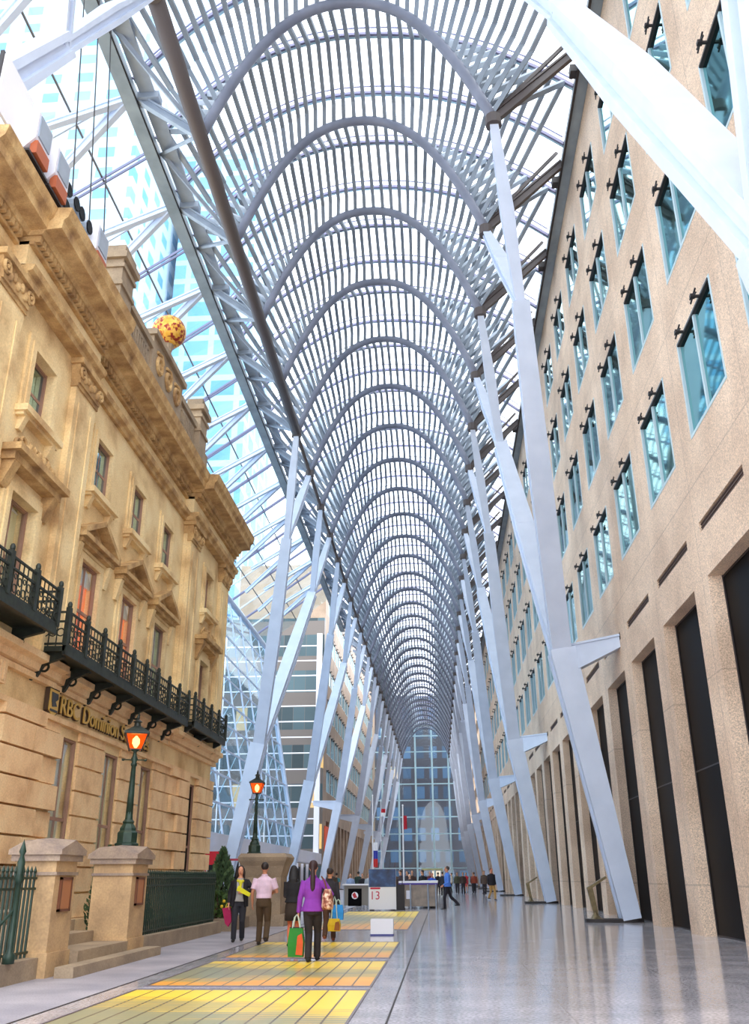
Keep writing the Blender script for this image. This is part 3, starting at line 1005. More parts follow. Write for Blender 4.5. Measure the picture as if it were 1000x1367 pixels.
# rusticated courses of the ground floor
edges = [BY0] + [v for c in ALLB for v in (c - w1 - 0.02, c + w1 + 0.02)] + [BY1 + 0.02]
for s_, (ya, yb) in enumerate(zip(edges[0::2], edges[1::2])):
    q = MB()
    z, row = 0.55, 0
    while z < 4.9:
        z1 = min(z + 0.57, 4.98)
        k = max(1, round((yb - ya) / 1.55))
        off = 0.35 if row % 2 else 0.0
        cuts = [ya] + [ya + (yb - ya) * (i + (off if k > 1 else 0)) / k for i in range(1, k)] + [yb]
        for p, r_ in zip(cuts, cuts[1:]): q.box(FX - 0.01, FX + 0.07 + (0.1 if (p < 20.6 or p > 30.9) else 0), p + 0.015, r_ - 0.015, z + 0.02, z1)
        z += 0.6; row += 1
    part(q, 'rusticated_pier', M['stone_pink'])
q = MB()
q.box(FX, FX + 0.22, BY0, BY1 + 0.15, 0, 0.55)
q.box(FX, FX + 0.16, BY0, BY1 + 0.1, 4.98, 5.1)
for a, b, o in ((BY0 - 0.05, 21.0, 0.42), (30.8, BY1 + 0.3, 0.42), (21.0, 30.8, 0.26)):
    q.prism([(FX, 5.85), (FX + o * 0.5, 5.9), (FX + o * 0.6, 6.05), (FX + o, 6.1), (FX + o, 6.25), (FX, 6.32)], 1, a, b)
    q.box(FX, FX + o * 0.35, a, b, 5.72, 5.85)
part(q, 'plinth_and_string_course', M['stone_pink'])
q = MB(); q.box(FX + 0.02, FX + 0.2, 15.95, 18.3, 5.3, 5.8)
for i in range(14): q.box(FX + 0.02, FX + 0.24, 16.0 + i * 0.16, 16.09 + i * 0.16, 5.35, 5.75)
part(q, 'fluted_panel', M['stone_pink'])


# windows
def win(c, hw, z0, z1, kind):
    f = MB()
    t = 0.065
    x0, x1 = FX - 0.13, FX - 0.06
    for a in (c - hw, c + hw - t): f.box(x0, x1, a, a + t, z0, z1)
    for a in (z0, z1 - t): f.box(x0, x1, c - hw, c + hw, a, a + t)
    f.box(x0, x1 - 0.02, c - 0.02, c + 0.02, z0, z1); f.box(x0, x1 - 0.02, c - hw, c + hw, (z0 + z1) / 2 - 0.04, (z0 + z1) / 2 + 0.04)
    if kind != 'plain' or True:
        # deep painted reveals
        f.cm = 1
        f.box(FX - 0.07, FX - 0.02, c - hw + 0.002, c - hw + 0.05, z0, z1); f.box(FX - 0.07, FX - 0.02, c + hw - 0.05, c + hw - 0.002, z0, z1); f.box(FX - 0.07, FX - 0.03, c - hw + 0.002, c + hw - 0.002, z1 - 0.05, z1 - 0.002)
    o = part(f, 'window', [M['reveal'], M['reveal']])
    g = MB(); g.box(x0 + 0.02, x0 + 0.04, c - hw + t, c + hw - t, z0 + t, z1 - t)
    g.build('pane', {'teal': M['bank_glass'], 'orange': M['clear'], 'cream': M['clear'], 'dark': M['black_glass']}[kind], o, org=BO)
    if kind in ('orange', 'cream'):
        g = MB()
        ns = 16
        ym = lambda i: c - hw + 0.05 + (2 * hw - 0.1) * i / ns
        pts = [(x0 - 0.12 + 0.03 * (i % 2), ym(i)) for i in range(ns + 1)] + [(x0 - 0.2, ym(ns)), (x0 - 0.2, ym(0))]
        g.prism(pts, 2, z0, z1 - (0.5 if kind == 'orange' else 0.0)); g.build('curtain', M['curtain'] if kind == 'orange' else M['cream'], o, org=BO)
        if kind == 'orange':
            g = MB(); g.prism([(c - hw, z1 - 0.5), (c + hw, z1 - 0.5), (c + hw, z1)] + [(c + hw * cos(a), z1 - 0.5 + 0.5 * sin(a)) for a in [pi * i / 10 for i in range(1, 10)]] + [(c - hw, z1)], 0, x0 - 0.2, x0 - 0.05)
            g.build('pelmet', M['white'], o, org=BO)
        else:
            g = MB(); g.prism([(c - hw + 0.1, z0 + 1.2), (c + 0.1, z1 - 0.1), (c + hw - 0.1, z1 - 0.1), (c + 0.1, z0 + 2.6)], 0, x0 - 0.1, x0 - 0.07)
            g.build('drape', M['white'], o, org=BO)
    return o
M['clear'] = glassy('clear_window_glass', (0.95, 0.97, 0.95), 0.08)
for c in ALLB:
    win(c, w1, 0.9 if c != RBAY else 0.35, 4.75, 'dark' if c == RBAY else 'cream')
    win(c, w2, 6.75, 9.35, 'orange' if c in (CB[0], CB[1]) else 'teal' if c == CB[2] else 'cream' if c == LBAY else 'teal')
    win(c, w3, 11.35, 12.95, 'teal')
# architraves, sills
for c in ALLB:
    d = 0.14 if c in (LBAY, RBAY) else 0.0
    for hw, z0, z1 in ((w2, 6.5, 9.35), (w3, 11.35, 12.95)):
        q = MB()
        for e, p, i in ((0.30, 0.06, 0.004), (0.16, 0.10, 0.012)):
            q.box(FX + d - 0.02, FX + d + p, c - hw - e, c - hw + i, z0 - i, z1 + e); q.box(FX + d - 0.02, FX + d + p, c + hw - i, c + hw + e, z0 - i, z1 + e)
            q.box(FX + d - 0.02, FX + d + p - 0.003, c - hw - e + 0.003, c + hw + e - 0.003, z1 - i, z1 + e - 0.003)
        part(q, 'architrave', M['stone'])
    q = MB(); q.box(FX + d, FX + d + 0.30, c - w3 - 0.4, c + w3 + 0.4, 11.14, 11.30); q.box(FX + d, FX + d + 0.2, c - w3 - 0.35, c + w3 + 0.35, 11.06, 11.16)
    for y in (c - w3 - 0.15, c + w3 + 0.15): q.prism([(FX + d, 10.75), (FX + d + 0.08, 10.75), (FX + d + 0.2, 11.06), (FX + d, 11.06)], 1, y - 0.09, y + 0.09)
    part(q, 'sill', M['stone'])
    q = MB()
    if c in CB:
        zb = 9.75
        q.box(FX, FX + 0.38, c - 1.32, c + 1.32, zb, zb + 0.13); q.box(FX, FX + 0.26, c - 1.22, c + 1.22, zb - 0.12, zb)
        for sg in (-1, 1):
            q.beam((FX + 0.19, c + sg * 1.32, zb + 0.16), (FX + 0.19, c, zb + 0.80), 0.38, 0.14, side=(1, 0, 0))
        q.prism([(c - 1.2, zb + 0.1), (c + 1.2, zb + 0.1), (c, zb + 0.72)], 0, FX, FX + 0.08)
        q.ball((FX + 0.1, c, zb + 0.32), (0.08, 0.16, 0.16), 10, 6)
        part(q, 'pediment', M['stone_dark'])
        q = MB()
        q.box(FX, FX + 0.10, c - w2 - 0.32, c + w2 + 0.32, 9.55, 9.68)
        for y in (c - w2 - 0.42, c + w2 + 0.42): q.prism([(FX, 9.0), (FX + 0.08, 9.0), (FX + 0.22, 9.62), (FX, 9.62)], 1, y - 0.11, y + 0.11)
        part(q, 'console', M['stone'])
    else:
        zb = 10.0
        q.box(FX, FX + 0.62, c - 1.35, c + 1.35, zb, zb + 0.16); q.box(FX, FX + 0.46, c - 1.25, c + 1.25, zb - 0.18, zb)
        for y in (c - 1.05, c + 1.05): q.prism([(FX, zb - 0.8), (FX + 0.2, zb - 0.75), (FX + 0.45, zb - 0.18), (FX, zb - 0.18)], 1, y - 0.14, y + 0.14)
        part(q, 'hood', M['stone_dark'])
        q = MB()
        rnd = random.Random(3)
        for i in range(9):
            y = c - 0.9 + i * 0.225
            q.ring((FX + 0.3, y, zb + 0.32 + 0.14 * sin(i * 1.9)), 0.13, 0.045, axis=0, n=10, m=5)
            q.ball((FX + 0.34, y + 0.1, zb + 0.25 + 0.2 * rnd.random()), (0.1, 0.09, 0.1), 7, 5)
        for i in range(5): q.tube([(FX + 0.3, c - 0.5 + i * 0.25, zb + 0.2), (FX + 0.36, c - 0.45 + i * 0.25, zb + 0.5), (FX + 0.3, c - 0.35 + i * 0.25, zb + 0.62)], [0.07, 0.055, 0.03], n=6)
        part(q, 'carved_crest', M['stone_dark'])
# pilasters of the upper floors
for y0, y1 in ((19.5, 20.85), (30.95, 32.2), (36.0, 37.3), (15.1, 16.35)):
    q = MB(); q.box(FX, FX + 0.30, y0, y1, 6.3, 13.3); q.box(FX, FX + 0.36, y0 - 0.08, y1 + 0.08, 6.3, 6.75)
    for a in (y0 + 0.22, y1 - 0.30): q.box(FX + 0.30, FX + 0.33, a, a + 0.08, 7.1, 12.9)
    part(q, 'pilaster', M['stone'])
    q = MB(); q.box(FX, FX + 0.34, y0 - 0.04, y1 + 0.04, 13.25, 13.36); q.box(FX, FX + 0.48, y0 - 0.2, y1 + 0.2, 13.84, 14.0)
    q.prism([(y0, 13.36), (y1, 13.36), (y1 + 0.14, 13.86), (y0 - 0.14, 13.86)], 0, FX, FX + 0.38)
    for y in (y0 + 0.05, y1 - 0.05):
        q.ring((FX + 0.40, y, 13.66), 0.13, 0.05, axis=0, n=12, m=5); q.ball((FX + 0.41, y, 13.66), 0.06, 6, 4)
    for i in range(5): q.ball((FX + 0.39, y0 + 0.25 + (y1 - y0 - 0.5) * i / 4, 13.55 + 0.1 * (i % 2)), (0.06, 0.10, 0.12), 7, 5)
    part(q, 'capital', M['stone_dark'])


# entablature
def entab(y0, y1, o, name_suffix=''):
    q = MB()
    q.prism([(FX, 14.0), (FX + o + 0.1, 14.0), (FX + o + 0.12, 14.12), (FX + o + 0.22, 14.16), (FX + o + 0.26, 14.3), (FX + o + 0.04, 14.32), (FX, 14.32)], 1, y0, y1)
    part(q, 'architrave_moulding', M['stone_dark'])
    q = MB(); q.box(FX - 0.3, FX + o + 0.03, y0, y1, 14.3, 14.95); part(q, 'frieze', M['stone'])
    q = MB()
    q.box(FX, FX + o + 0.14, y0, y1, 14.86, 14.95)
    y = y0 + 0.05
    while y < y1 - 0.1:
        q.box(FX, FX + o + 0.26, y, y + 0.11, 14.95, 15.12); y += 0.20
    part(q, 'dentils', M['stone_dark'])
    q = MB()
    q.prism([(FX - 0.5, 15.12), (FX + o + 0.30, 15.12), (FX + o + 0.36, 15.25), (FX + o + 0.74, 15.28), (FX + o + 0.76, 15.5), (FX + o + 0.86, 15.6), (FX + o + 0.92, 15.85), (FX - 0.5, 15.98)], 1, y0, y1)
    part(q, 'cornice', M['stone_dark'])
entab(20.6, 30.7, 0.0)
entab(BY0 - 0.5, 15.9, 0.0)
entab(15.9, 20.6, 0.34)
entab(30.7, BY1 + 0.5, 0.34)
# parapet above the centre
PX = FX + 0.25
q = MB()
q.box(PX, PX + 0.35, 20.4, 30.2, 15.95, 16.2)
for a, b in ((21.6, 23.9), (27.3, 29.4)):
    q.box(PX + 0.08, PX + 0.28, a, b, 16.2, 17.2); q.box(PX - 0.03, PX + 0.38, a, b, 17.2, 17.42)
    q.box(PX + 0.28, PX + 0.33, a + 0.25, b - 0.25, 16.4, 16.5); q.box(PX + 0.28, PX + 0.33, a + 0.25, b - 0.25, 16.95, 17.05)
    for i in range(8): q.box(PX + 0.27, PX + 0.34, a + 0.3 + i * (b - a - 0.6) / 8, a + 0.38 + i * (b - a - 0.6) / 8, 16.5, 16.95)
part(q, 'parapet', M['stone_grey'])
q = MB()
q.box(PX, PX + 0.36, 23.9, 27.3, 16.2, 17.7); q.box(PX - 0.05, PX + 0.48, 23.8, 27.4, 17.7, 17.9); q.box(PX, PX + 0.4, 24.2, 27.0, 17.9, 18.02)
part(q, 'name_tablet', M['stone_grey'])
q = MB()
for y in (24.6, 25.6, 26.6):
    q.ring((PX + 0.38, y, 16.95), 0.26, 0.08, axis=0, n=14, m=6)
    q.ball((PX + 0.38, y, 16.95), (0.06, 0.1, 0.1), 8, 5)
    q.tube([(PX + 0.38, y - 0.3, 17.3), (PX + 0.4, y + 0.1, 17.38), (PX + 0.38, y + 0.36, 17.2)], 0.06, n=6)
part(q, 'carved_scrolls', M['stone_dark'])
for a in (20.35, 29.35):
    q = MB()
    q.box(PX - 0.15, PX + 0.55, a, a + 1.15, 15.95, 16.5); q.box(PX - 0.08, PX + 0.48, a + 0.1, a + 1.05, 16.5, 18.0)
    for i, z in enumerate((17.1, 17.7)): q.box(PX - 0.14, PX + 0.54, a + 0.04, a + 1.11, z, z + 0.12)
    q.box(PX - 0.2, PX + 0.6, a - 0.02, a + 1.17, 18.0, 18.2); q.box(PX - 0.1, PX + 0.5, a + 0.1, a + 1.05, 18.2, 18.5)
    part(q, 'pedestal', M['stone_grey'])
# iron balconies
def balcony(y0, y1, xf, z0, h, name='balcony'):
    q = MB(); q.box(FX, xf, y0, y1, z0 - 0.12, z0); q.box(xf - 0.06, xf + 0.03, y0, y1, z0 - 0.2, z0 + 0.02)
    o = part(q, name, M['iron'])
    n = max(2, round((y1 - y0) / 1.25))
    q = MB()
    for a, b in (((xf, y0), (xf, y1)), ((FX + 0.2, y0), (xf, y0)), ((FX + 0.2, y1), (xf, y1))):
        for z in (z0 + 0.05, z0 + h * 0.72, z0 + h): q.beam((a[0], a[1], z), (b[0], b[1], z), 0.045, 0.045)
    q.build('rails', M['iron'], o, org=BO)
    for i in range(n + 1):
        y = y0 + (y1 - y0) * i / n
        q = MB(); q.box(xf - 0.05, xf + 0.05, y - 0.07, y + 0.07, z0, z0 + h + 0.10); q.ball((xf, y, z0 + h + 0.16), (0.06, 0.06, 0.09), 8, 5)
        q.build('post', M['iron'], o, org=BO)
    q = MB()
    m = round((y1 - y0) / 0.21)
    for i in range(m):
        y = y0 + (y1 - y0) * (i + 0.5) / m
        zc = z0 + 0.05 + (h * 0.67) * (0.28 if i % 2 else 0.62)
        q.ring((xf, y, zc), 0.085, 0.016, axis=0, n=9, m=4)
        q.ring((xf, y, z0 + 0.05 + h * 0.67 * (0.75 if i % 2 else 0.22)), 0.055, 0.014, axis=0, n=8, m=4)
        q.beam((xf, y + 0.1, z0), (xf, y + 0.1, z0 + h), 0.022, 0.022)
    for y in (y0, y1):
        for i in range(3):
            x = FX + 0.25 + (xf - FX - 0.3) * (i + 0.5) / 3
            q.ring((x, y, z0 + h * 0.4), 0.09, 0.016, axis=1, n=9, m=4); q.beam((x + 0.1, y, z0), (x + 0.1, y, z0 + h), 0.022, 0.022)
    q.build('scrollwork', M['iron'], o, org=BO)
    k = max(2, round((y1 - y0) / 1.6))
    for i in range(k):
        y = y0 + 0.3 + (y1 - y0 - 0.6) * i / (k - 1)
        q = MB(); q.prism([(FX, z0 - 0.12), (xf - 0.08, z0 - 0.12), (xf - 0.12, z0 - 0.22), (FX + 0.42, z0 - 0.32), (FX + 0.28, z0 - 0.40), (FX + 0.14, z0 - 0.66), (FX, z0 - 0.72)], 1, y - 0.06, y + 0.06)
        q.ring((FX + 0.3, y, z0 - 0.42), 0.10, 0.03, axis=1, n=10, m=5)
        q.build('bracket', M['iron'], o, org=BO)
    return o
balcony(19.55, 30.2, FX + 0.85, 6.42, 0.80)
balcony(15.0, 18.7, FX + 0.95, 6.65, 0.80)
balcony(31.4, 36.3, FX + 0.75, 6.6, 0.80)

# sign: shield and gilded letters
sg = thing('bank_sign', 'gilded shield and raised letters of the bank name along the stone frieze', 'sign', (FX + 0.02, 21.0, 5.4))
q = MB(); q.prism([(-0.30, 0.33), (0.30, 0.33), (0.30, -0.22), (0.0, -0.40), (-0.30, -0.22)], 0, 0, 0.10); q.build('shield', M['letter_dark'], sg)
q = MB(); q.prism([(-0.26, 0.29), (0.26, 0.29), (0.26, -0.2), (0.0, -0.35), (-0.26, -0.2)], 0, 0.10, 0.12)
sf = q.build('shield_face', M['gold_letter'], sg)
q = MB(); q.prism([(-0.2, 0.22), (0.16, 0.22), (0.2, 0.1), (0.05, 0.02), (0.16, -0.08), (-0.1, -0.12), (-0.16, 0.0)], 0, 0.12, 0.135); q.beam((0.13, -0.2, -0.2), (0.13, 0.2, -0.2), 0.02, 0.05); q.build('lion_emblem', plain('shield_blue', lin(60, 62, 66), 0.5), sg)


def text(body, size, mat, name, parent, loc, rot, extr=0.02, align='LEFT', xs=1.0, off=0.0):
    cu = bpy.data.curves.new(name, 'FONT')
    cu.body = body; cu.size = size; cu.extrude = extr; cu.align_x = align; cu.offset = off
    cu.materials.append(mat)
    tmp = bpy.data.objects.new(name, cu); COL.objects.link(tmp)
    me = bpy.data.meshes.new_from_object(tmp.evaluated_get(bpy.context.evaluated_depsgraph_get()))
    bpy.data.objects.remove(tmp); bpy.data.curves.remove(cu)
    me.name = name
    o = bpy.data.objects.new(name, me); COL.objects.link(o)
    o.parent = parent; o.location = loc; o.rotation_euler = rot; o.scale = (xs, 1, 1)
    return o
text('RBC Dominion Securities', 0.62, M['letter_dark'], 'letter_shadow', sg, (0.03, 0.49, -0.185), (radians(90), 0, radians(90)), 0.03, xs=1.12, off=0.0)  # dark offset copy paints the shadow and sides of the raised letters
text('RBC Dominion Securities', 0.62, M['gold_letter'], 'letters', sg, (0.075, 0.47, -0.165), (radians(90), 0, radians(90)), 0.012, xs=1.12, off=0.0)

# golden ball on the parapet
gb = thing('mosaic_ball', 'golden mosaic ball standing on the bank parapet', 'ball', (PX + 0.1, 26.0, 18.02))
q = MB(); q.ball((0, 0, 1.2), 0.60, 28, 18); q.build('ball', M['mosaic'], gb, smooth=True)
q = MB(); q.lathe([(0.3, 0), (0.22, 0.12), (0.14, 0.3), (0.2, 0.6), (0.28, 0.72)], n=12); q.build('stem', M['stone_grey'], gb)

# floodlights on the cornice
for i, (y, lab) in enumerate(((14.7, 'large pale floodlight housing on the bank cornice, nearest the camera'), (15.75, 'floodlight housing on the bank cornice, second from the near end'),
                              (16.65, 'dark floodlight cluster in the middle of the bank cornice row'), (17.5, 'dark floodlight cluster just before the last pale housing on the cornice'),
                              (18.4, 'last pale floodlight housing on the bank cornice, beside the stone pedestal'))):
    fl = thing('floodlight', lab, 'floodlight', (FX + 0.55, y, 15.95), group='floodlights along the bank cornice')
    q = MB(); q.box(-0.4, 0.4, -0.5, 0.5, 0, 0.06); q.box(-0.05, 0.05, -0.45, -0.38, 0.06, 0.8); q.box(-0.05, 0.05, 0.38, 0.45, 0.06, 0.8); q.build('yoke', M['dark_metal'], fl)
    q = MB()
    if i in (0, 1, 4):
        q.prism([(-0.35, 0.3), (0.1, 0.15), (0.42, 0.5), (0.42, 1.25), (0.0, 1.45), (-0.35, 1.2)], 1, -0.36, 0.36); q.build('housing', M['fascia'], fl)
        q = MB(); q.box(0.30, 0.46, -0.30, 0.30, 0.12, 0.46); q.build('ballast_box', plain('rust_orange_box', lin(176, 92, 56), 0.6), fl)
        q = MB(); q.box(0.42, 0.45, -0.28, 0.28, 0.6, 1.18); q.build('lens', M['steel_grey'], fl)
    else:
        for a in (-0.25, 0.25):
            for z in (0.45, 0.95):
                q.tube([(-0.15, a, z), (0.3, a, z - 0.05)], [0.1, 0.2], n=10)
        q.build('housing', M['steel_grey'], fl)
        q = MB()
        for a in (-0.25, 0.25):
            for z in (0.45, 0.95): q.tube([(0.305, a, z - 0.05), (0.32, a, z - 0.05)], 0.18, n=10)
        q.build('lens', M['black_glass'], fl)
bp_ = thing('reflector_panel', 'large white mirror panel at the left edge on the bank cornice', 'panel', (FX + 0.1, 13.8, 16.0))
q = MB(); q.box(0.5, 0.56, -0.55, 0.75, 0.2, 1.7); q.build('sheet', M['white'], bp_)
for a_ in (-0.6, 0.72):
    q = MB(); q.box(0.42, 0.5, a_, a_ + 0.08, 0, 1.75); q.build('post', M['dark_metal'], bp_)
for i, (dy, w_) in enumerate(((0.0, 'left'), (1.2, 'middle'), (2.3, 'right'))):
    y = 17.6 + dy
    q = MB(); q.tube([(FX + 0.4, y, 17.0), (FX - 1.2, y + 1.5, 29.3)], 0.022, n=5)
    tag(q.build('hanging_cable', M['dark_metal'], org=(FX + 0.4, y, 17.0)), '%s one of three thin cables between the cornice floodlights and the glass roof' % w_, 'cable', 'cables above the bank cornice')

# ------------------------------------------------------------------ forecourt: kerb, piers, fence, steps, lamps
kb = MB()
kb.box(-6.95, -6.46, 9.0, 15.46, 0, 0.30); kb.box(-6.95, -6.46, 20.14, 28.3, 0, 0.30); kb.box(-9.05, -6.95, 27.9, 28.3, 0, 0.298)
kb.box(-9.05, -7.4, 9.0, 16.3, 0, 0.22); kb.box(-9.05, -7.4, 19.6, 28.0, 0, 0.22); kb.box(-7.4, -6.9, 20.14, 28.0, 0, 0.22)
tag(kb.build('forecourt_kerb', M['stone_grey']), 'low grey stone kerb under the iron railings before the bank', 'kerb')
st = thing('stone_steps', 'grey stone steps between the two gate piers of the bank', 'steps', (-6.9, 17.6, 0))
def slab(x0, x1, y0, y1, z0, z1):
    q = MB(); q.box(x0 + 6.9, x1 + 6.9, y0 - 17.6, y1 - 17.6, z0, z1); q.build('tread', M['stone_grey'], st)
slab(-6.19, -5.88, 15.5, 20.3, 0, 0.16)
slab(-6.9, -6.19, 16.45, 19.04, 0, 0.33)
slab(-7.3, -6.9, 16.45, 19.04, 0, 0.52)
slab(-7.7, -7.3, 16.4, 19.04, 0, 0.72)
slab(-8.5, -7.7, 16.4, 19.04, 0, 0.92)
q = MB(); q.box(-9.0 + 6.9, -8.6 + 6.9, 16.4 - 17.6, 19.5 - 17.6, 0, 1.55); q.box(-9.0 + 6.9, -8.5 + 6.9, 16.3 - 17.6, 19.55 - 17.6, 1.55, 1.7); q.build('landing_wall', M['stone_grey'], st)


def pier(x0, x1, y0, y1, lab, col):
    t = thing('gate_pier', lab, 'pier', ((x0 + x1) / 2, (y0 + y1) / 2, 0), group='stone gate piers of the bank')
    hx, hy = (x1 - x0) / 2, (y1 - y0) / 2
    q = MB(); q.box(-hx - 0.03, hx + 0.03, -hy - 0.03, hy + 0.03, 0.0, 0.36); q.box(-hx, hx, -hy, hy, 0.36, 1.74); q.build('shaft', M['stone_pier'], t)
    q = MB(); q.box(-hx - 0.03, hx + 0.03, -hy - 0.03, hy + 0.03, 1.52, 1.57)
    q.box(-hx - 0.07, hx + 0.07, -hy - 0.07, hy + 0.07, 1.74, 1.84)
    a, b = hx + 0.11, hy + 0.11
    q.add([(-a, -b, 1.84), (a, -b, 1.84), (a, b, 1.84), (-a, b, 1.84), (-a, -b, 1.92), (a, -b, 1.92), (a, b, 1.92), (-a, b, 1.92), (0, -b, 2.08), (0, b, 2.08), (-a, 0, 2.08), (a, 0, 2.08), (0, 0, 2.12)],
          [(3, 2, 1, 0), (0, 1, 5, 8, 4), (1, 2, 6, 11, 5), (2, 3, 7, 9, 6), (3, 0, 4, 10, 7), (4, 8, 12, 10), (8, 5, 11, 12), (12, 11, 6, 9), (10, 12, 9, 7)])
    q.build('cap', M['stone_cap'], t)
    q = MB(); q.box(hx, hx + 0.03, -0.22, 0.22, 0.98, 1.47); pl = q.build('plaque', plain('copper_plaque', lin(176, 116, 76), 0.5), t)
    q = MB()
    for a_ in (-0.24, 0.20): q.box(hx, hx + 0.045, a_, a_ + 0.04, 0.96, 1.49)
    for a_ in (0.96, 1.45): q.box(hx, hx + 0.045, -0.24, 0.24, a_, a_ + 0.04)
    q.build('plaque_frame', plain('dark_copper', lin(110, 66, 44), 0.5), pl)
    return t
pier(-7.05, -6.36, 15.5, 16.4, 'stone gate pier on the near side of the steps, without a lamp', 0)
pier(-7.05, -6.24, 19.1, 20.1, 'stone gate pier carrying the tall lit lamp', 0)


def fence(y0, y1, zb, zt, lab):
    t = thing('iron_fence', lab, 'fence', (-6.68, (y0 + y1) / 2, zb), group='iron railings before the bank')
    h = (y1 - y0) / 2
    q = MB()
    for z in (0.06, zt - zb - 0.32, zt - zb - 0.16): q.box(-0.02, 0.02, -h, h, z, z + 0.035)
    q.build('rails', M['iron_green'], t)
    q = MB(); H = zt - zb
    q.box(-0.016, 0.016, -0.016, 0.016, 0, H - 0.06)
    q.lathe([(0.02, 0), (0.032, 0.03), (0.0, 0.12)], c=(0, 0, H - 0.07), n=6)
    p0 = q.build('picket', M['iron_green'], t)
    n = int((y1 - y0) / 0.145)
    for i in range(n):
        o = p0 if i == 0 else p0.copy()
        if i: COL.objects.link(o)
        o.parent = t; o.location = (0, -h + (i + 0.5) * (y1 - y0) / n, 0)
    return t
fence(12.6, 15.5, 0.3, 1.62, 'dark green iron railing at the left edge, left of the near gate pier')
fence(20.2, 28.2, 0.3, 1.62, 'long dark green iron railing with clipped shrubs behind it')
t = thing('fence_post', 'dark green iron post with finial at the left edge of the photo', 'post', (-6.45, 14.35, 0.3))
q = MB(); q.lathe([(0.09, 0), (0.09, 0.12), (0.05, 0.16), (0.045, 1.1), (0.08, 1.15), (0.05, 1.25), (0.06, 1.4), (0.03, 1.5), (0.055, 1.56), (0.0, 1.74)], n=10); q.build('shaft', M['iron_green'], t, smooth=True)
q = MB(); q.tube([(0, 0, 0.75), (-0.2, -0.25, 0.4), (-0.22, -0.35, 0.05)], 0.025, n=6); q.build('stay', M['iron_green'], t)


def lamp(loc, lab, rot=0.35, s=1.0, sz=1.0):
    t = thing('street_lamp', lab, 'lamp', loc, rot, group='old-fashioned lamps with amber lanterns')
    q = MB()
    q.lathe([(0.30, 0), (0.30, 0.05), (0.25, 0.08), (0.25, 0.34), (0.20, 0.40), (0.20, 0.46), (0.13, 0.58), (0.15, 0.63), (0.10, 0.70), (0.085, 0.9)], n=8, phase=pi / 8); q.build('base', M['iron_green'], t)
    q = MB(); q.lathe([(0.085, 0.8), (0.075, 1.4), (0.055, 2.15), (0.075, 2.18), (0.075, 2.24), (0.055, 2.26), (0.085, 2.36), (0.05, 2.46), (0.04, 2.56), (0.11, 2.62)], n=12); q.build('pole', M['iron_green'], t, smooth=True)
    q = MB(); q.tube([(-0.26, 0, 2.34), (0.26, 0, 2.34)], 0.018, n=6); q.ball((-0.27, 0, 2.34), 0.04, 8, 5); q.ball((0.27, 0, 2.34), 0.04, 8, 5); q.build('ladder_bar', M['iron_green'], t)
    ln = thing('lantern', None, None); ln.parent = t
    b0, b1, z0, z1 = 0.15, 0.27, 2.62, 3.06
    q = MB()
    for sx, sy in ((-1, -1), (1, -1), (1, 1), (-1, 1)):
        q.beam((sx * b0, sy * b0, z0), (sx * b1, sy * b1, z1), 0.03, 0.03)
    for b, z in ((b0, z0), (b1, z1)):
        for sg in (-1, 1): q.beam((-b, sg * b, z), (b, sg * b, z), 0.035, 0.03); q.beam((sg * b, -b, z), (sg * b, b, z), 0.035, 0.03)
    q.build('frame', M['iron'], ln)
    q = MB(); e = 0.012
    P = [(-b0, -b0, z0), (b0, -b0, z0), (b0, b0, z0), (-b0, b0, z0), (-b1, -b1, z1), (b1, -b1, z1), (b1, b1, z1), (-b1, b1, z1)]
    q.add([(x * 0.97, y * 0.97, z) for x, y, z in P], [(0, 1, 5, 4), (1, 2, 6, 5), (2, 3, 7, 6), (3, 0, 4, 7)]); q.build('glass', M['lamp_glass'], ln, recalc=False)
    q = MB(); q.lathe([(0.03, z0 + 0.06), (0.09, z0 + 0.18), (0.09, z0 + 0.30), (0.02, z0 + 0.40)], n=10); q.build('bulb', M['lamp_core'], ln, smooth=True)
    q = MB(); q.tube([(0, 0, z1), (0, 0, z1 + 0.05), (0, 0, z1 + 0.24)], [0.44, 0.43, 0.10], n=4, side=(1, 0, 0), phase=pi / 4)
    q.lathe([(0.09, z1 + 0.22), (0.075, z1 + 0.34), (0.12, z1 + 0.36), (0.03, z1 + 0.44), (0.045, z1 + 0.48), (0.0, z1 + 0.62)], n=10); q.build('roof', M['iron'], ln)
    li = bpy.data.lights.new('lantern_light', 'POINT'); li.energy = 45; li.color = (1.0, 0.55, 0.22); li.shadow_soft_size = 0.12
    lo = bpy.data.objects.new('lantern_light', li); COL.objects.link(lo); lo.parent = t; lo.location = (0, 0, z0 + 0.25)
    t.scale = (s, s, sz)
    return t
lamp((-6.64, 19.75, 2.11), 'tall dark green lamp with lit amber lantern on the gate pier of the bank', 0.35, 0.88, 0.755)

# lamp pedestal behind the walkers
t = thing('lamp_pedestal', 'wide stone pedestal behind the walkers, carrying the second lamp', 'pedestal', (-5.98, 32.6, 0))
q = MB(); q.box(-0.78, 0.78, -0.78, 0.78, 0, 0.35); q.box(-0.62, 0.62, -0.62, 0.62, 0.35, 1.55); q.build('shaft', M['stone_grey'], t)
q = MB(); q.tube([(0, 0, 1.5), (0, 0, 1.62), (0, 0, 1.85), (0, 0, 2.0), (0, 0, 2.12), (0, 0, 2.24)], [0.88, 0.94, 1.02, 1.14, 1.18, 1.06], n=4, side=(1, 0, 0), phase=pi / 4); q.build('cap', M['stone_grey'], t)
lamp((-6.42, 32.6, 2.24), 'second lamp with lit amber lantern, on the pedestal behind the walkers', 0.1, 0.86, 0.765)


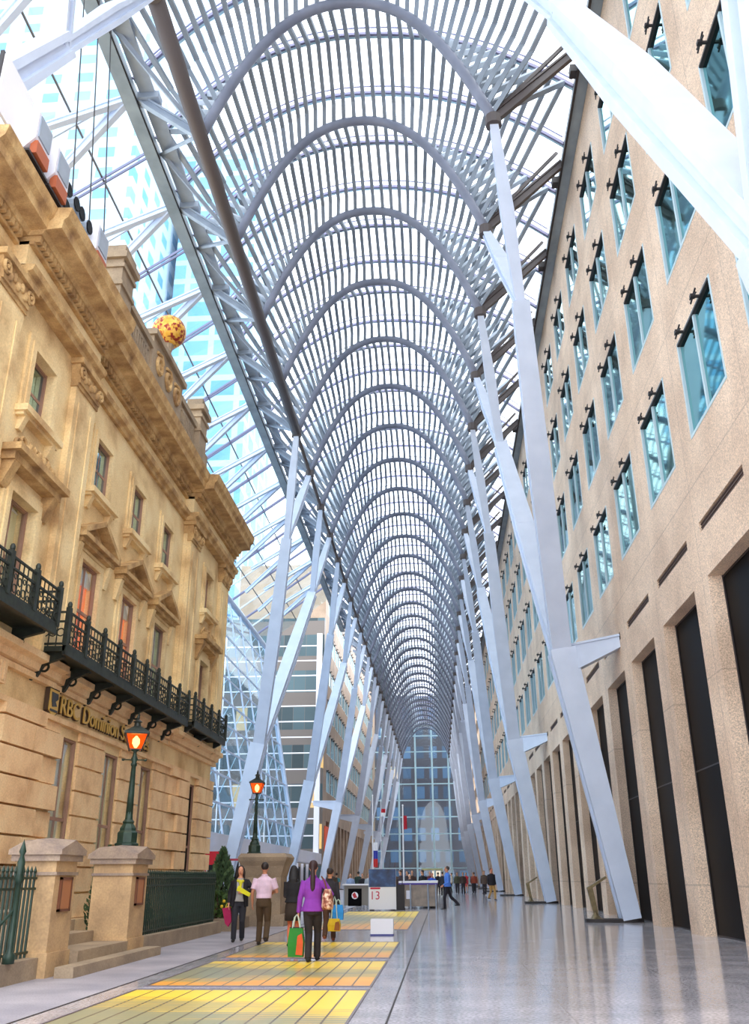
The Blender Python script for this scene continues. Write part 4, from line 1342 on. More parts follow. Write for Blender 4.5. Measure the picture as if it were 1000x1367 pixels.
# planting
def leaf_mat(name, a, b):
    return noisy(name, [a, b], scale=9, rough=0.7)[0]
M['cedar'] = leaf_mat('cedar_green', lin(44, 66, 44), lin(86, 112, 70))
M['leafy'] = leaf_mat('leaf_green', lin(40, 70, 36), lin(92, 120, 60))
M['trunk'] = plain('shrub_stem', lin(70, 52, 38), 0.9)
M['bloom'] = plain('yellow_bloom', lin(226, 190, 40), 0.6)


def shrub(name, loc, h, r, mat, lab, seed, n=900, cone=True, cat='shrub', blooms=0, lf=0.10):
    rnd = random.Random(seed)
    t = thing(name, lab, cat, loc)
    q = MB(); q.tube([(0, 0, 0), (0.02, 0.01, h * 0.5), (0, 0, h * 0.9)], [0.05, 0.035, 0.01], n=6); q.build('stem', M['trunk'], t)
    q = MB()
    for i in range(n):
        z = h * (0.06 + 0.94 * rnd.random() ** 1.1)
        prof = (1 - (z / h)) ** 0.75 * (0.5 + 0.5 * min(1, z / (0.25 * h))) if cone else sqrt(max(0.02, 1 - ((z / h - 0.5) / 0.52) ** 2))
        a, rr = rnd.random() * 2 * pi, r * prof * (0.55 + 0.5 * rnd.random())
        c = V(rr * cos(a), rr * sin(a), z)
        d = V(cos(a) * 0.5 + rnd.uniform(-.4, .4), sin(a) * 0.5 + rnd.uniform(-.4, .4), 0.9 if cone else rnd.uniform(-.2, .9)).normalized()
        w = d.cross(V(rnd.uniform(-1, 1), rnd.uniform(-1, 1), rnd.uniform(-1, 1))).normalized() * lf * 0.35
        L = lf * rnd.uniform(0.8, 1.5)
        q.add([c - d * L * .5, c + w, c + d * L * .6, c - w], [(0, 1, 2, 3)])
    q.build('foliage', mat, t, recalc=False)
    if blooms:
        q = MB()
        for i in range(blooms):
            a = rnd.random() * 2 * pi
            q.ball((r * cos(a), r * sin(a), h * rnd.uniform(.2, .8)), 0.05, 6, 4)
        q.build('blooms', M['bloom'], t)
    return t
shrub('cedar_shrub', (-8.3, 23.4, 0.22), 2.0, 0.55, M['cedar'], 'pointed green cedar behind the railing right of the lamp pier', 1)
shrub('cedar_shrub', (-8.6, 19.9, 0.22), 1.9, 0.45, M['cedar'], 'small cedar tip showing between the two gate piers', 2)
shrub('cedar_shrub', (-8.2, 25.6, 0.22), 1.35, 0.6, M['cedar'], 'low clipped cedar in the middle behind the long railing', 4)
shrub('spiky_bush', (-7.0, 30.4, 0.34), 2.0, 0.75, M['cedar'], 'tall spiky green bush at the far end of the long railing', 5, 1300, True, 'bush', 0, 0.16)
shrub('flower_bush', (-6.9, 29.45, 0.34), 0.75, 0.42, M['leafy'], 'low leafy bush with yellow blooms beside the woman in the black cardigan', 6, 600, False, 'bush', 12)
kb = MB(); kb.box(-8.6, -6.3, 28.9, 31.6, 0, 0.32); kb.box(-8.5, -6.4, 29.0, 31.5, 0.3, 0.34)
tag(kb.build('planter_bed', M['stone_grey']), 'low stone-edged planter bed behind the woman in the black cardigan', 'planter')
q = MB(); q.box(-11.75, -11.0, 46.9, 47.1, 2.1, 2.72)
for x in (-11.7, -11.1): q.box(x, x + 0.05, 46.95, 47.05, 0, 2.1)
tag(q.build('red_shop_panel', plain('red_panel', lin(206, 30, 52), 0.5)), 'red panel sign on thin legs just beyond the bank corner', 'sign')
rl = thing('red_railing', 'thin red railing beyond the spiky bush', 'railing', (-10.4, 47, 0))
q = MB(); q.box(-0.55, 0.95, -0.03, 0.03, 2.28, 2.38); q.build('rail', plain('dull_red', lin(170, 50, 70), 0.5), rl)
for i in range(4):
    q = MB(); q.box(-0.5 + i * 0.45, -0.46 + i * 0.45, -0.02, 0.02, 0, 2.3); q.build('post', M['fascia'], rl)

# ------------------------------------------------------------------ information desk, sign and box
cs = thing('calendar_sign', 'upright board with dark blue photograph above and red number 13 on white', 'sign', (-2.85, 46.6, 0))
q = MB(); q.box(-0.66, 0.66, -0.05, 0.05, 0.05, 1.86); q.build('board', M['white'], cs)
q = MB(); q.box(-0.655, 0.655, -0.062, -0.05, 1.05, 1.85); q.build('picture', noisy('blue_night_picture', [lin(22, 34, 66), lin(36, 66, 116), lin(70, 110, 160)], scale=2.4, rough=0.4, lo=0.35, hi=0.75)[0], cs)
q = MB(); q.box(-0.58, -0.10, -0.062, -0.05, 0.95, 1.03); q.build('red_strip', plain('red_print', lin(200, 30, 70), 0.5), cs)
text('13', 0.52, plain('red_ink', lin(196, 60, 90), 0.5), 'number', cs, (-0.62, -0.055, 0.50), (radians(90), 0, 0), 0.004)
q = MB(); q.box(-0.6, -0.4, -0.25, 0.25, 0, 0.06); q.box(0.4, 0.6, -0.25, 0.25, 0, 0.06); q.build('feet', M['dark_metal'], cs)

bx = thing('white_box', 'low white box standing alone on the floor beside the glass panels', 'box', (-1.66, 26.95, 0))
q = MB(); q.box(-0.31, 0.31, -0.2, 0.2, 0.02, 0.41); q.build('body', M['white'], bx)
q = MB(); q.box(-0.315, 0.315, -0.205, 0.205, 0.0, 0.035); q.build('base_strip', plain('blue_strip', lin(40, 50, 130), 0.5), bx)

tb = thing('event_table', 'table with pale top and black poster, left of the calendar sign', 'table', (-4.4, 50.2, 0))
q = MB(); q.box(-0.72, 0.72, -0.45, 0.45, 1.10, 1.17); q.build('top', M['white'], tb)
q = MB(); q.box(-0.66, 0.66, -0.36, -0.32, 0.15, 1.1); q.build('front_panel', plain('grey_taupe_panel', lin(130, 124, 116), 0.5), tb)
for x in (-0.64, 0.64):
    for y in (-0.36, 0.36):
        q = MB(); q.tube([(x, y, 0), (x, y, 1.1)], 0.025, n=8); q.build('leg', M['steel_grey'], tb)
q = MB(); q.box(-0.42, 0.28, -0.40, -0.36, 0.12, 0.95); po = q.build('poster', M['black_glass'], tb)
q = MB(); q.tube([(-0.07, -0.402, 0.62), (-0.07, -0.412, 0.62)], 0.17, n=18); q.build('round_logo', M['white'], po)
q = MB(); q.prism([(-0.2, 0.66), (-0.08, 0.78), (0.06, 0.52), (-0.12, 0.5)], 1, -0.42, -0.412); q.build('logo_mark', plain('logo_red', lin(190, 40, 50), 0.5), po)

ct = thing('reception_counter', 'long counter with white and purple top, right of the calendar sign', 'counter', (-1.2, 49.7, 0))
q = MB(); q.box(-0.95, 0.95, 0, 0.9, 0.1, 1.12); q.box(0.1, 0.95, 0.9, 9.0, 0.1, 1.12); q.build('body', noisy('taupe_counter', [lin(112, 98, 88), lin(150, 134, 118)], scale=3, rough=0.3)[0], ct)
q = MB(); q.box(-1.0, 1.0, -0.06, 0.95, 1.2, 1.3); q.box(0.05, 1.0, 0.95, 9.1, 1.2, 1.3); q.build('top', M['white'], ct)
q = MB(); q.box(-1.0, 1.0, -0.05, 0.93, 1.12, 1.2); q.box(0.06, 0.99, 0.93, 9.08, 1.12, 1.2); q.build('purple_band', plain('purple_band', lin(72, 50, 150), 0.5), ct)
for x in (-0.9, -0.4, 0.5, 0.9):
    q = MB(); q.tube([(x, -0.05, 0), (x, -0.05, 1.15)], 0.035, n=8); q.build('post', M['steel_grey'], ct)
q = MB(); q.box(-0.62, -0.36, -0.02, -0.01, 0.45, 0.85); q.build('leaflet', M['fascia'], ct)
cse = thing('dark_case', 'dark upright case between the calendar sign and the counter', 'case', (-2.05, 47.6, 0))
q = MB(); q.box(-0.3, 0.22, -0.25, 0.25, 0.08, 1.15); q.box(-0.33, 0.25, -0.28, 0.28, 0.0, 0.1); q.build('body', M['dark_line'], cse)
q = MB(); q.tube([(-0.2, 0, 1.15), (-0.2, 0, 1.4), (0.12, 0, 1.4), (0.12, 0, 1.15)], 0.02, n=6); q.build('handle', M['dark_metal'], cse)

# flags
def flag(x, y, h, lab, cols, fw=0.55, z0=None, fh=0.7):
    t = thing('flagpole', lab, 'flag', (x, y, 0), group='flagpoles in the hall')
    q = MB(); q.lathe([(0.22, 0), (0.2, 0.05), (0.04, 0.08), (0.035, h - 0.1), (0.06, h - 0.06), (0.0, h)], n=8); q.build('pole', M['white'], t)
    z1 = (z0 or h - 0.3); q = MB()
    n = len(cols)
    H = fh / n
    for i, c in enumerate(cols):
        q = MB()
        pts = [(0.04 + fw * k / 6, 0.05 * sin(k * 1.7)) for k in range(7)]
        poly = pts + [(p[0], p[1] + 0.015) for p in reversed(pts)]
        q.prism(poly, 2, z1 - (i + 1) * H, z1 - i * H); q.build('flag_cloth', plain('flag_%d' % (int(c[0] * 99) + int(c[2] * 77)), c, 0.8), t)
    return t
flag(-2.0, 51.5, 5.2, 'thin pole with a small red flag above the counter', [lin(190, 40, 60)], 0.18, 4.6)
flag(-4.4, 62.0, 6.6, 'pole with white, blue and red flag above the calendar sign, left side', [lin(236, 236, 240), lin(60, 70, 170), lin(210, 60, 60)], 0.28, 3.6, 1.5)
flag(-5.6, 90.0, 8.5, 'distant pole with a red and white flag before the left columns', [lin(200, 40, 50), lin(240, 240, 240)], 0.4, 7.6)
# ------------------------------------------------------------------ people
def fused(mb, name, mat, parent, voxel, smooth_it=3):
    """one continuous surface from overlapping closed tubes"""
    tmp = mb.build(name + '_src', mat)
    md = tmp.modifiers.new('r', 'REMESH'); md.mode = 'VOXEL'; md.voxel_size = voxel; md.use_smooth_shade = True
    sm = tmp.modifiers.new('s', 'SMOOTH'); sm.iterations = smooth_it; sm.factor = 0.5
    dg = bpy.context.evaluated_depsgraph_get()
    me = bpy.data.meshes.new_from_object(tmp.evaluated_get(dg))
    old = tmp.data
    bpy.data.objects.remove(tmp); bpy.data.meshes.remove(old)
    me.name = name
    me.materials.clear(); me.materials.append(mat)
    me.polygons.foreach_set('use_smooth', [True] * len(me.polygons))
    o = bpy.data.objects.new(name, me); COL.objects.link(o); o.parent = parent
    return o


def ik(a, b, l1, l2, pole):
    a, b, pole = Vector(a), Vector(b), Vector(pole)
    d = b - a
    L = min(d.length, (l1 + l2) * 0.999)
    t = d.normalized()
    x = (l1 * l1 - l2 * l2 + L * L) / (2 * L)
    hgt = sqrt(max(0, l1 * l1 - x * x))
    p = (pole - t * pole.dot(t)).normalized()
    return a + t * x + p * hgt, a + t * L

PM = {}


def cloth(col, rough=0.85):
    k = tuple(col)
    if k not in PM: PM[k] = noisy('cloth_%d_%d_%d' % k, [tuple(v * 0.82 for v in lin(*k)), lin(*k)], scale=9, rough=rough, bump=0.25, bscale=14)[0]
    return PM[k]


def skin(col=(206, 150, 116)):
    k = ('s',) + tuple(col)
    if k not in PM: PM[k] = plain('skin_%d' % col[0], lin(*col), 0.55)
    return PM[k]


def person(lab, loc, rz, H, top, bottom, hair, skin_c=(206, 150, 116), shoes=(30, 26, 26), female=False, feet=None, wrists=None, elbow=None, near=True, group=None, turn=0.0, bulk=1.0, lean=0.0):
    """top: (colour, sleeve length 0..1, hem z)  bottom: ('trousers'|'skirt', colour, hem z)  hair: (style, colour)"""
    t = thing('person', lab, 'person', loc, rz, group)
    s = H / 1.76
    t.scale = (s, s, s)
    vx = 0.011 if near else 0.022
    sk = skin(skin_c)
    sw = 0.165 if female else 0.19
    k = bulk
    tor = [((0, 0, 0.82), (0.13, 0.105)), ((0, 0, 0.92), (0.172 if female else 0.165, 0.12)), ((0, 0, 1.08), (0.128 if female else 0.15, 0.10)), ((0, lean * 0.3, 1.25), (0.155 if female else 0.18, 0.118)),
           ((0, lean * 0.4, 1.37), (0.15 if female else 0.18, 0.10)), ((0, lean * 0.45, 1.43), (0.10, 0.075)), ((0, lean * 0.5, 1.50), (0.052, 0.055))]
    hd = V(0, 0.012 + lean * 0.5, 0)
    feet = feet or [(-0.09, 0.0, 0.08), (0.09, 0.0, 0.08)]
    wrists = wrists or [(-sw - 0.07, 0.03, 0.84), (sw + 0.07, 0.03, 0.84)]
    elbow = elbow or [(-0.4, -1, 0), (0.4, -1, 0)]
    SH = [V(-sw, lean * 0.4, 1.395), V(sw, lean * 0.4, 1.395)]
    HP = [V(-0.088, 0, 0.89), V(0.088, 0, 0.89)]
    legs, arms = [], []
    for i in range(2):
        kn, an = ik(HP[i], feet[i], 0.425, 0.415, (0, 1, 0.05)); legs.append((HP[i], kn, an))
        el, wr = ik(SH[i], wrists[i], 0.30, 0.27, elbow[i]); arms.append((SH[i], el, wr))
    # body
    q = MB()
    q.tube([p for p, _ in tor], [r for _, r in tor], n=14, side=(1, 0, 0))
    hz = 0.0
    q.tube([hd + V(0, 0, 1.47), hd + V(0, 0.0, 1.56)], [0.054, 0.052], n=10, side=(1, 0, 0))
    Rz = Matrix.Rotation(turn, 3, 'Z')
    hpt = [((0, 0.03, 1.525), (0.030, 0.035)), ((0, 0.022, 1.55), (0.052, 0.066)), ((0, 0.012, 1.59), (0.066, 0.084)), ((0, 0.0, 1.64), (0.075, 0.096)), ((0, -0.005, 1.69), (0.073, 0.093)), ((0, -0.008, 1.73), (0.055, 0.07)), ((0, -0.008, 1.755), (0.02, 0.03))]
    q.tube([hd + Rz @ V(*p) for p, _ in hpt], [r for _, r in hpt], n=14, side=Rz @ V(1, 0, 0))
    q.tube([hd + Rz @ V(0, 0.085, 1.655), hd + Rz @ V(0, 0.108, 1.615)], [0.010, 0.017], n=6)
    for e in (-1, 1): q.ball(hd + Rz @ V(e * 0.076, -0.005, 1.63), (0.012, 0.022, 0.034), 8, 6)
    for i, (a, b, c) in enumerate(arms):
        q.tube([a, a.lerp(b, .5), b, b.lerp(c, .5), c], [0.050 if female else 0.056, 0.043, 0.037, 0.036, 0.026], n=10)
        d = (c - b).normalized()
        hnd = (d + V(0, 0.12, -0.25)).normalized()
        sd = hnd.cross(V(1, 0, 0)).normalized() if abs(hnd.x) < 0.9 else V(0, 1, 0)
        pal = c + hnd * 0.085
        q.tube([c, c + hnd * 0.04, pal], [(0.024, 0.018), (0.036, 0.017), (0.040, 0.015)], n=10, side=sd)
        if near:
            inn = hnd.cross(sd).normalized()
            if inn.dot(V(-1 if i else 1, 0.3, 0)) < 0: inn = -inn
            for f_, L in enumerate((0.062, 0.074, 0.070, 0.052)):
                p0 = pal + sd * (0.030 - 0.020 * f_) - hnd * 0.01
                p1 = p0 + hnd * L * 0.55 + inn * 0.008
                p2 = p1 + (hnd * 0.75 + inn * 0.65).normalized() * L * 0.5
                q.tube([p0, p1, p2], [0.0095, 0.009, 0.0075], n=6)
            th = c + hnd * 0.03 + sd * 0.030
            q.tube([th, th + (hnd * 0.6 + sd * 0.6 + inn * 0.4).normalized() * 0.04, th + (hnd * 0.9 + sd * 0.35 + inn * 0.6).normalized() * 0.068], [0.012, 0.010, 0.008], n=6)
    for a, b, c in legs:
        q.tube([a + V(0, 0, 0.04), a.lerp(b, .45), b, b.lerp(c, .35), c, c + V(0, 0, -0.03)], [0.085, 0.074, 0.053, 0.056, 0.036, 0.034], n=10)
        q.tube([c + V(0, -0.05, -0.045), c + V(0, 0.04, -0.05), c + V(0, 0.15, -0.06)], [(0.032, 0.026), (0.038, 0.026), (0.03, 0.014)], n=8, side=(1, 0, 0))
    fused(q, 'body', sk, t, 0.0085 if near else 0.02, 2)
    # face
    if near:
        q = MB()
        for e in (-1, 1): q.ball(hd + Rz @ V(e * 0.032, 0.080, 1.652), (0.012, 0.010, 0.007), 8, 5)
        q.build('eyes', plain('eye_dark', lin(40, 28, 22), 0.3) if 'eye' not in PM else PM['eye'], t)
        q = MB(); q.ball(hd + Rz @ V(0, 0.094, 1.578), (0.024, 0.008, 0.008), 8, 5); q.build('lips', cloth((164, 82, 78)), t)
    # top garment
    col, sl, hem = top[:3]
    q = MB()
    pts, rad = [], []
    g = 0.016 * k + (0.006 if female else 0.012)
    lo_r = (0.185 if female else 0.178, 0.135)
    for p, r in [((0, 0, hem), lo_r if hem < 0.98 else (0.16, 0.12))] + [x for x in tor if x[0][2] > hem + 0.06 and x[0][2] < 1.45]:
        pts.append(V(*p)); rad.append((r[0] + g, r[1] + g))
    pts.append(V(0, lean * 0.45, 1.465)); rad.append((0.075, 0.07))
    q.tube(pts, rad, n=16, side=(1, 0, 0))
    for a, b, c in arms:
        if sl > 0.55:
            e = b.lerp(c, (sl - 0.55) / 0.45)
            q.tube([a + V(0, 0, 0.005), a.lerp(b, .5), b, e], [0.070, 0.060, 0.054, 0.044], n=10)
        elif sl > 0:
            e = a.lerp(b, min(1, sl / 0.55)); q.tube([a + V(0, 0, 0.005), a.lerp(e, .5), e], [0.076, 0.072, 0.068], n=10)
    fused(q, 'jacket' if sl > 0.9 and hem < 0.9 else 'shirt', cloth(col), t, vx, 3)
    if near and sl > 0:
        q = MB(); q.tube([V(0, lean * 0.45, 1.445), V(0, lean * 0.48, 1.50)], [(0.082, 0.080), (0.066, 0.068)], n=14, side=(1, 0, 0)); q.build('collar', cloth(col), t, smooth=True)
    # bottom garment
    kind, bc, bh = bottom
    q = MB()
    if kind == 'trousers':
        q.tube([V(0, 0, 0.80), V(0, 0, 0.90), V(0, 0, 1.03)], [(0.15, 0.12), (0.178, 0.132), (0.150, 0.112)], n=14, side=(1, 0, 0))
        for a, b, c in legs:
            q.tube([a, a.lerp(b, .45), b, b.lerp(c, .5), c + V(0, 0, -0.02)], [0.098, 0.092, 0.072, 0.070, 0.066], n=10)
        fused(q, 'trousers', cloth(bc), t, vx, 3)
    else:
        q.tube([V(0, 0, bh), V(0, 0, bh + 0.2), V(0, 0, 0.90), V(0, 0, 1.04)], [(0.185, 0.15), (0.19, 0.15), (0.182, 0.135), (0.145, 0.11)], n=18, side=(1, 0, 0))
        q.build('skirt', cloth(bc), t, smooth=True)
    q = MB()
    for a, b, c in legs:
        q.tube([c + V(0, -0.075, -0.04), c + V(0, -0.03, -0.035), c + V(0, 0.06, -0.048), c + V(0, 0.16, -0.06), c + V(0, 0.185, -0.064)], [(0.034, 0.034), (0.042, 0.042), (0.046, 0.030), (0.04, 0.019), (0.02, 0.012)], n=10, side=(1, 0, 0))
    q.build('shoes', cloth(shoes), t, smooth=True)
    # hair
    style, hc = hair
    q = MB()
    if style != 'bald':
        q.ball(hd + Rz @ V(0, -0.024, 1.672), (0.088, 0.104, 0.100 if style != 'short' else 0.094), 18, 12)
    if style == 'long':
        q.tube([hd + Rz @ V(0, -0.05, 1.68), hd + Rz @ V(0, -0.065, 1.58), hd + Rz @ V(0, -0.09, 1.46), hd + Rz @ V(0, -0.10, 1.34)], [(0.088, 0.07), (0.105, 0.07), (0.115, 0.055), (0.07, 0.025)], n=14, side=Rz @ V(1, 0, 0))
        for e in (-1, 1): q.tube([hd + Rz @ V(e * 0.066, 0.02, 1.70), hd + Rz @ V(e * 0.088, 0.015, 1.6), hd + Rz @ V(e * 0.095, 0.0, 1.46)], [0.03, 0.032, 0.02], n=8)
    if style == 'ponytail':
        q.tube([hd + V(0, -0.10, 1.68), hd + V(0.005, -0.135, 1.60), hd + V(0.01, -0.14, 1.45), hd + V(0.01, -0.125, 1.26), hd + V(0, -0.12, 1.18)], [0.035, 0.042, 0.05, 0.05, 0.02], n=10)
    if style != 'bald': fused(q, 'hair', cloth(hc, 0.6), t, 0.012 if near else 0.02, 2)
    return t

WALK_L = [(-0.085, 0.20, 0.085), (0.085, -0.26, 0.15)]
WALK_R = [(-0.085, -0.26, 0.15), (0.085, 0.20, 0.085)]
STAND = [(-0.10, 0.02, 0.08), (0.10, 0.0, 0.08)]

person('woman facing us in black cardigan, grey top and dark trousers, beside the planter bed', (-5.11, 24.3, 0), pi + 0.15, 1.76, ((176, 172, 168), 0.0, 0.92), ('trousers', (40, 40, 48), 0), ('long', (44, 26, 20)), (214, 150, 118), female=True,
       feet=[(-0.09, -0.12, 0.10), (0.10, 0.16, 0.085)], wrists=[(-0.10, 0.24, 1.16), (0.26, 0.06, 0.86)], elbow=[(-1, -0.5, 0), (0.5, -1, 0)], turn=0.0)
woman = [o for o in COL.objects if o.type == 'EMPTY'][-1]
person('man seen from behind in pink-white short-sleeved shirt and brown trousers', (-4.25, 23.0, 0), 0.05, 1.82, ((226, 196, 214), 0.42, 0.98), ('trousers', (78, 58, 36), 0), ('short', (40, 28, 24)), (190, 128, 96), shoes=(44, 34, 28),
       feet=[(-0.10, 0.10, 0.085), (0.10, -0.20, 0.16)], wrists=[(-0.27, 0.06, 0.86), (0.20, 0.27, 1.12)], elbow=[(-0.4, -1, 0), (0.45, -1, -0.2)])
person('woman seen from behind in black jacket, dark skirt and bare legs, with long black hair', (-3.45, 22.4, 0), 0.0, 1.73, ((26, 24, 28), 1.0, 0.95), ('skirt', (52, 40, 30), 0.56), ('long', (22, 18, 20)), (214, 112, 72), female=True, feet=[(-0.07, -0.06, 0.09), (0.07, 0.14, 0.085)],
       wrists=[(-0.10, 0.24, 1.12), (0.10, 0.24, 1.12)], elbow=[(-0.35, -1, -0.3), (0.35, -1, -0.3)])
person('woman seen from behind in purple sweater and black trousers, with a long ponytail', (-2.47, 18.5, 0), 0.0, 1.77, ((132, 52, 160), 1.0, 0.86), ('trousers', (34, 28, 32), 0), ('ponytail', (48, 24, 26)), (206, 150, 120), female=True, feet=[(-0.055, -0.10, 0.085), (0.075, 0.20, 0.09)],
       wrists=[(-0.27, 0.02, 0.84), (0.20, 0.16, 1.05)], elbow=[(-0.5, -1, 0), (0.9, -0.7, 0)], bulk=1.35)
person('person in dark clothes mostly hidden in front of the purple-sweater woman', (-2.82, 24.3, 0), 0.0, 1.70, ((44, 40, 46), 1.0, 0.92), ('trousers', (84, 56, 40), 0), ('short', (50, 34, 26)), (200, 140, 104), shoes=(130, 70, 44), female=True, feet=WALK_R, wrists=[(-0.25, 0.05, 0.86), (0.24, 0.06, 0.84)])
person('person in dark brown coat walking away beyond the purple-sweater woman', (-5.2, 45.6, 0), 0.1, 1.86, ((66, 52, 46), 1.0, 0.78), ('trousers', (24, 22, 26), 0), ('short', (96, 52, 36)), (206, 120, 90), feet=WALK_L, near=False)
person('person in teal top walking near the left columns', (-7.2, 66.0, 0), 0.4, 1.80, ((70, 140, 150), 0.4, 0.92), ('trousers', (40, 40, 48), 0), ('short', (60, 40, 30)), feet=WALK_L, near=False, female=True)
person('man in bright blue shirt and dark trousers striding to the left on the open floor', (0.3, 48.2, 0), pi / 2 + 0.1, 1.98, ((86, 136, 226), 0.95, 0.92), ('trousers', (32, 28, 38), 0), ('short', (70, 58, 54)), (206, 140, 110), feet=[(-0.09, 0.16, 0.085), (0.09, -0.46, 0.22)], wrists=[(-0.22, 0.22, 0.98), (0.25, -0.06, 0.84)], near=True)
person('man in dark jacket and khaki trousers walking beside the third right column', (3.45, 67.0, 0), 0.5 + pi, 2.05, ((40, 34, 40), 1.0, 0.80), ('trousers', (196, 150, 84), 0), ('short', (80, 50, 40)), (214, 130, 96), feet=WALK_L, near=False)
person('person in grey-brown coat close behind the man in khaki trousers', (3.7, 84.0, 0), pi, 2.0, ((92, 72, 60), 1.0, 0.8), ('trousers', (50, 40, 44), 0), ('short', (60, 40, 34)), feet=WALK_R, near=False)
person('woman in red dress far down the open floor', (2.6, 102.0, 0), pi, 1.95, ((196, 40, 50), 0.3, 0.86), ('skirt', (190, 36, 48), 0.5), ('short', (66, 40, 34)), female=True, feet=STAND, near=False)
person('person in black beside the distant woman in red', (3.4, 104.0, 0), pi, 1.95, ((34, 30, 36), 1.0, 0.86), ('trousers', (28, 26, 32), 0), ('short', (50, 36, 30)), feet=WALK_R, near=False)
person('person in royal blue top behind the counter', (-0.6, 62.0, 0), pi, 1.74, ((40, 90, 200), 0.9, 0.92), ('trousers', (34, 32, 40), 0), ('short', (60, 44, 36)), (206, 130, 104), feet=STAND, near=False)
person('grey-haired person behind the middle of the counter', (-1.9, 58.0, 0), pi, 1.66, ((62, 54, 58), 1.0, 0.92), ('trousers', (34, 32, 40), 0), ('short', (186, 180, 172)), (212, 160, 130), feet=STAND, near=False)
for lab, x, y, col, hc in (('person in pale blue shirt behind the event table, leftmost of three', -5.9, 62.5, (150, 170, 206), (54, 40, 34)), ('person in black behind the event table, middle of three', -5.25, 64.0, (30, 28, 34), (40, 30, 28)), ('person in pale grey top behind the event table, rightmost of three', -4.75, 63.0, (176, 182, 190), (130, 80, 50))):
    person(lab, (x, y, 0), pi, 1.74, (col, 0.9, 0.92), ('trousers', (34, 32, 40), 0), ('short', hc), feet=STAND, near=False, group='people gathered behind the event table')
rnd = random.Random(11)
CROWD = [('in brown', -3.2, 66, (84, 62, 52), 'beyond the dark case'), ('in dark grey', -2.5, 70, (58, 54, 60), 'over the left end of the counter'), ('in black', -1.3, 68, (28, 26, 30), 'over the near end of the counter'),
         ('in maroon', -0.9, 76, (92, 40, 46), 'over the middle of the counter'), ('in charcoal', 0.1, 80, (50, 48, 54), 'over the right end of the counter'), ('in olive', 1.5, 92, (80, 78, 56), 'right of the man in bright blue'),
         ('in navy', -2.9, 84, (40, 46, 72), 'just right of the calendar sign'), ('in tan', 0.5, 98, (150, 118, 86), 'near the far door canopy'), ('in dark brown', 2.0, 90, (66, 48, 40), 'left of the woman in red'),
         ('in slate grey', -4.0, 76, (84, 88, 98), 'behind the calendar sign'), ('in cream', 1.1, 104, (200, 190, 170), 'deep in the crowd right of the counter'), ('in dark green', -6.2, 72, (44, 60, 50), 'between the left columns'),
         ('in a black suit', -0.3, 90, (24, 22, 28), 'deep behind the counter'), ('in rust red', 3.1, 92, (150, 66, 44), 'between the woman in red and the khaki man'), ('in dark violet', -5.4, 82, (62, 48, 76), 'behind the event table'),
         ('in mid grey', 4.2, 96, (110, 106, 110), 'beside the fourth right column foot'), ('in a white shirt', -1.8, 96, (214, 210, 206), 'far behind the counter'), ('in a brown coat', -7.6, 88, (92, 70, 54), 'close to the far left columns'),
         ('in dark plum', -2.55, 60.5, (58, 42, 52), 'just behind the left part of the counter'), ('in a dark coat', -1.2, 61.5, (40, 36, 38), 'just behind the middle of the counter'),
         ('in chocolate brown', -1.95, 64.5, (70, 50, 42), 'two rows behind the counter'), ('in graphite', -3.1, 62.5, (56, 56, 60), 'peering over the top of the calendar sign')]
for c, x, y, col, w in CROWD:
    person('distant person %s, standing %s' % (c, w), (x, y, 0), rnd.choice([0, pi, pi / 2]), 1.92, (col, 1.0, 0.86), ('trousers', (36, 32, 38), 0), ('short', rnd.choice([(40, 30, 26), (70, 48, 36), (26, 22, 22)])), feet=rnd.choice([WALK_L, WALK_R, STAND]), near=False, group='distant crowd at the end of the hall')

# cardigan and things carried
wc = MB()
wob = woman
def carry(name, lab, cat, loc, rz=0.0): return thing(name, lab, cat, loc, rz)
q = MB()
for e in (-1, 1):
    q.tube([V(e * 0.115, 0.01, 1.44), V(e * 0.13, 0.03, 1.25), V(e * 0.15, 0.04, 1.0), V(e * 0.17, 0.03, 0.80)], [(0.06, 0.10), (0.075, 0.13), (0.07, 0.13), (0.06, 0.12)], n=10, side=(1, 0, 0))
q.tube([V(0, -0.06, 1.44), V(0, -0.07, 1.2), V(0, -0.07, 0.80)], [(0.12, 0.07), (0.16, 0.085), (0.19, 0.09)], n=12, side=(1, 0, 0))
for i, (sh, pole, wr) in enumerate(((V(-0.165, 0, 1.395), (-1, -0.5, 0), (-0.10, 0.24, 1.16)), (V(0.165, 0, 1.395), (0.5, -1, 0), (0.26, 0.06, 0.86)))):
    el, w_ = ik(sh, wr, 0.30, 0.27, pole)
    q.tube([sh, sh.lerp(el, .5), el, el.lerp(w_, 0.9)], [0.072, 0.062, 0.056, 0.046], n=10)
fused(q, 'cardigan', cloth((28, 26, 32)), wob, 0.012, 3)
q = MB(); q.tube([V(-0.13, 0.05, 1.40), V(-0.02, 0.15, 1.38), V(0.09, 0.07, 1.41)], [0.03, 0.045, 0.03], n=8); q.tube([V(-0.02, 0.155, 1.38), V(-0.01, 0.17, 1.22)], [(0.05, 0.03), (0.03, 0.02)], n=8)
fused(q, 'scarf', cloth((228, 220, 60)), wob, 0.012, 2)
t = carry('yellow_folder', 'yellow folder held across her chest by the woman in the black cardigan', 'folder', (-4.98, 24.02, 1.13))
q = MB(); q.prism([(-0.16, 0.05), (0.17, -0.10), (0.20, -0.02), (-0.12, 0.16)], 1, -0.02, 0.02); q.build('cover', cloth((232, 224, 40)), t)
t = carry('red_bag', 'small crimson bag hanging from the cardigan woman\'s hand', 'bag', (-5.40, 24.24, 0.42))
q = MB(); q.prism([(-0.12, 0.34), (0.08, 0.38), (0.13, 0.05), (0.05, -0.08), (-0.03, 0.0)], 1, -0.05, 0.05); q.build('body', cloth((172, 30, 84)), t)
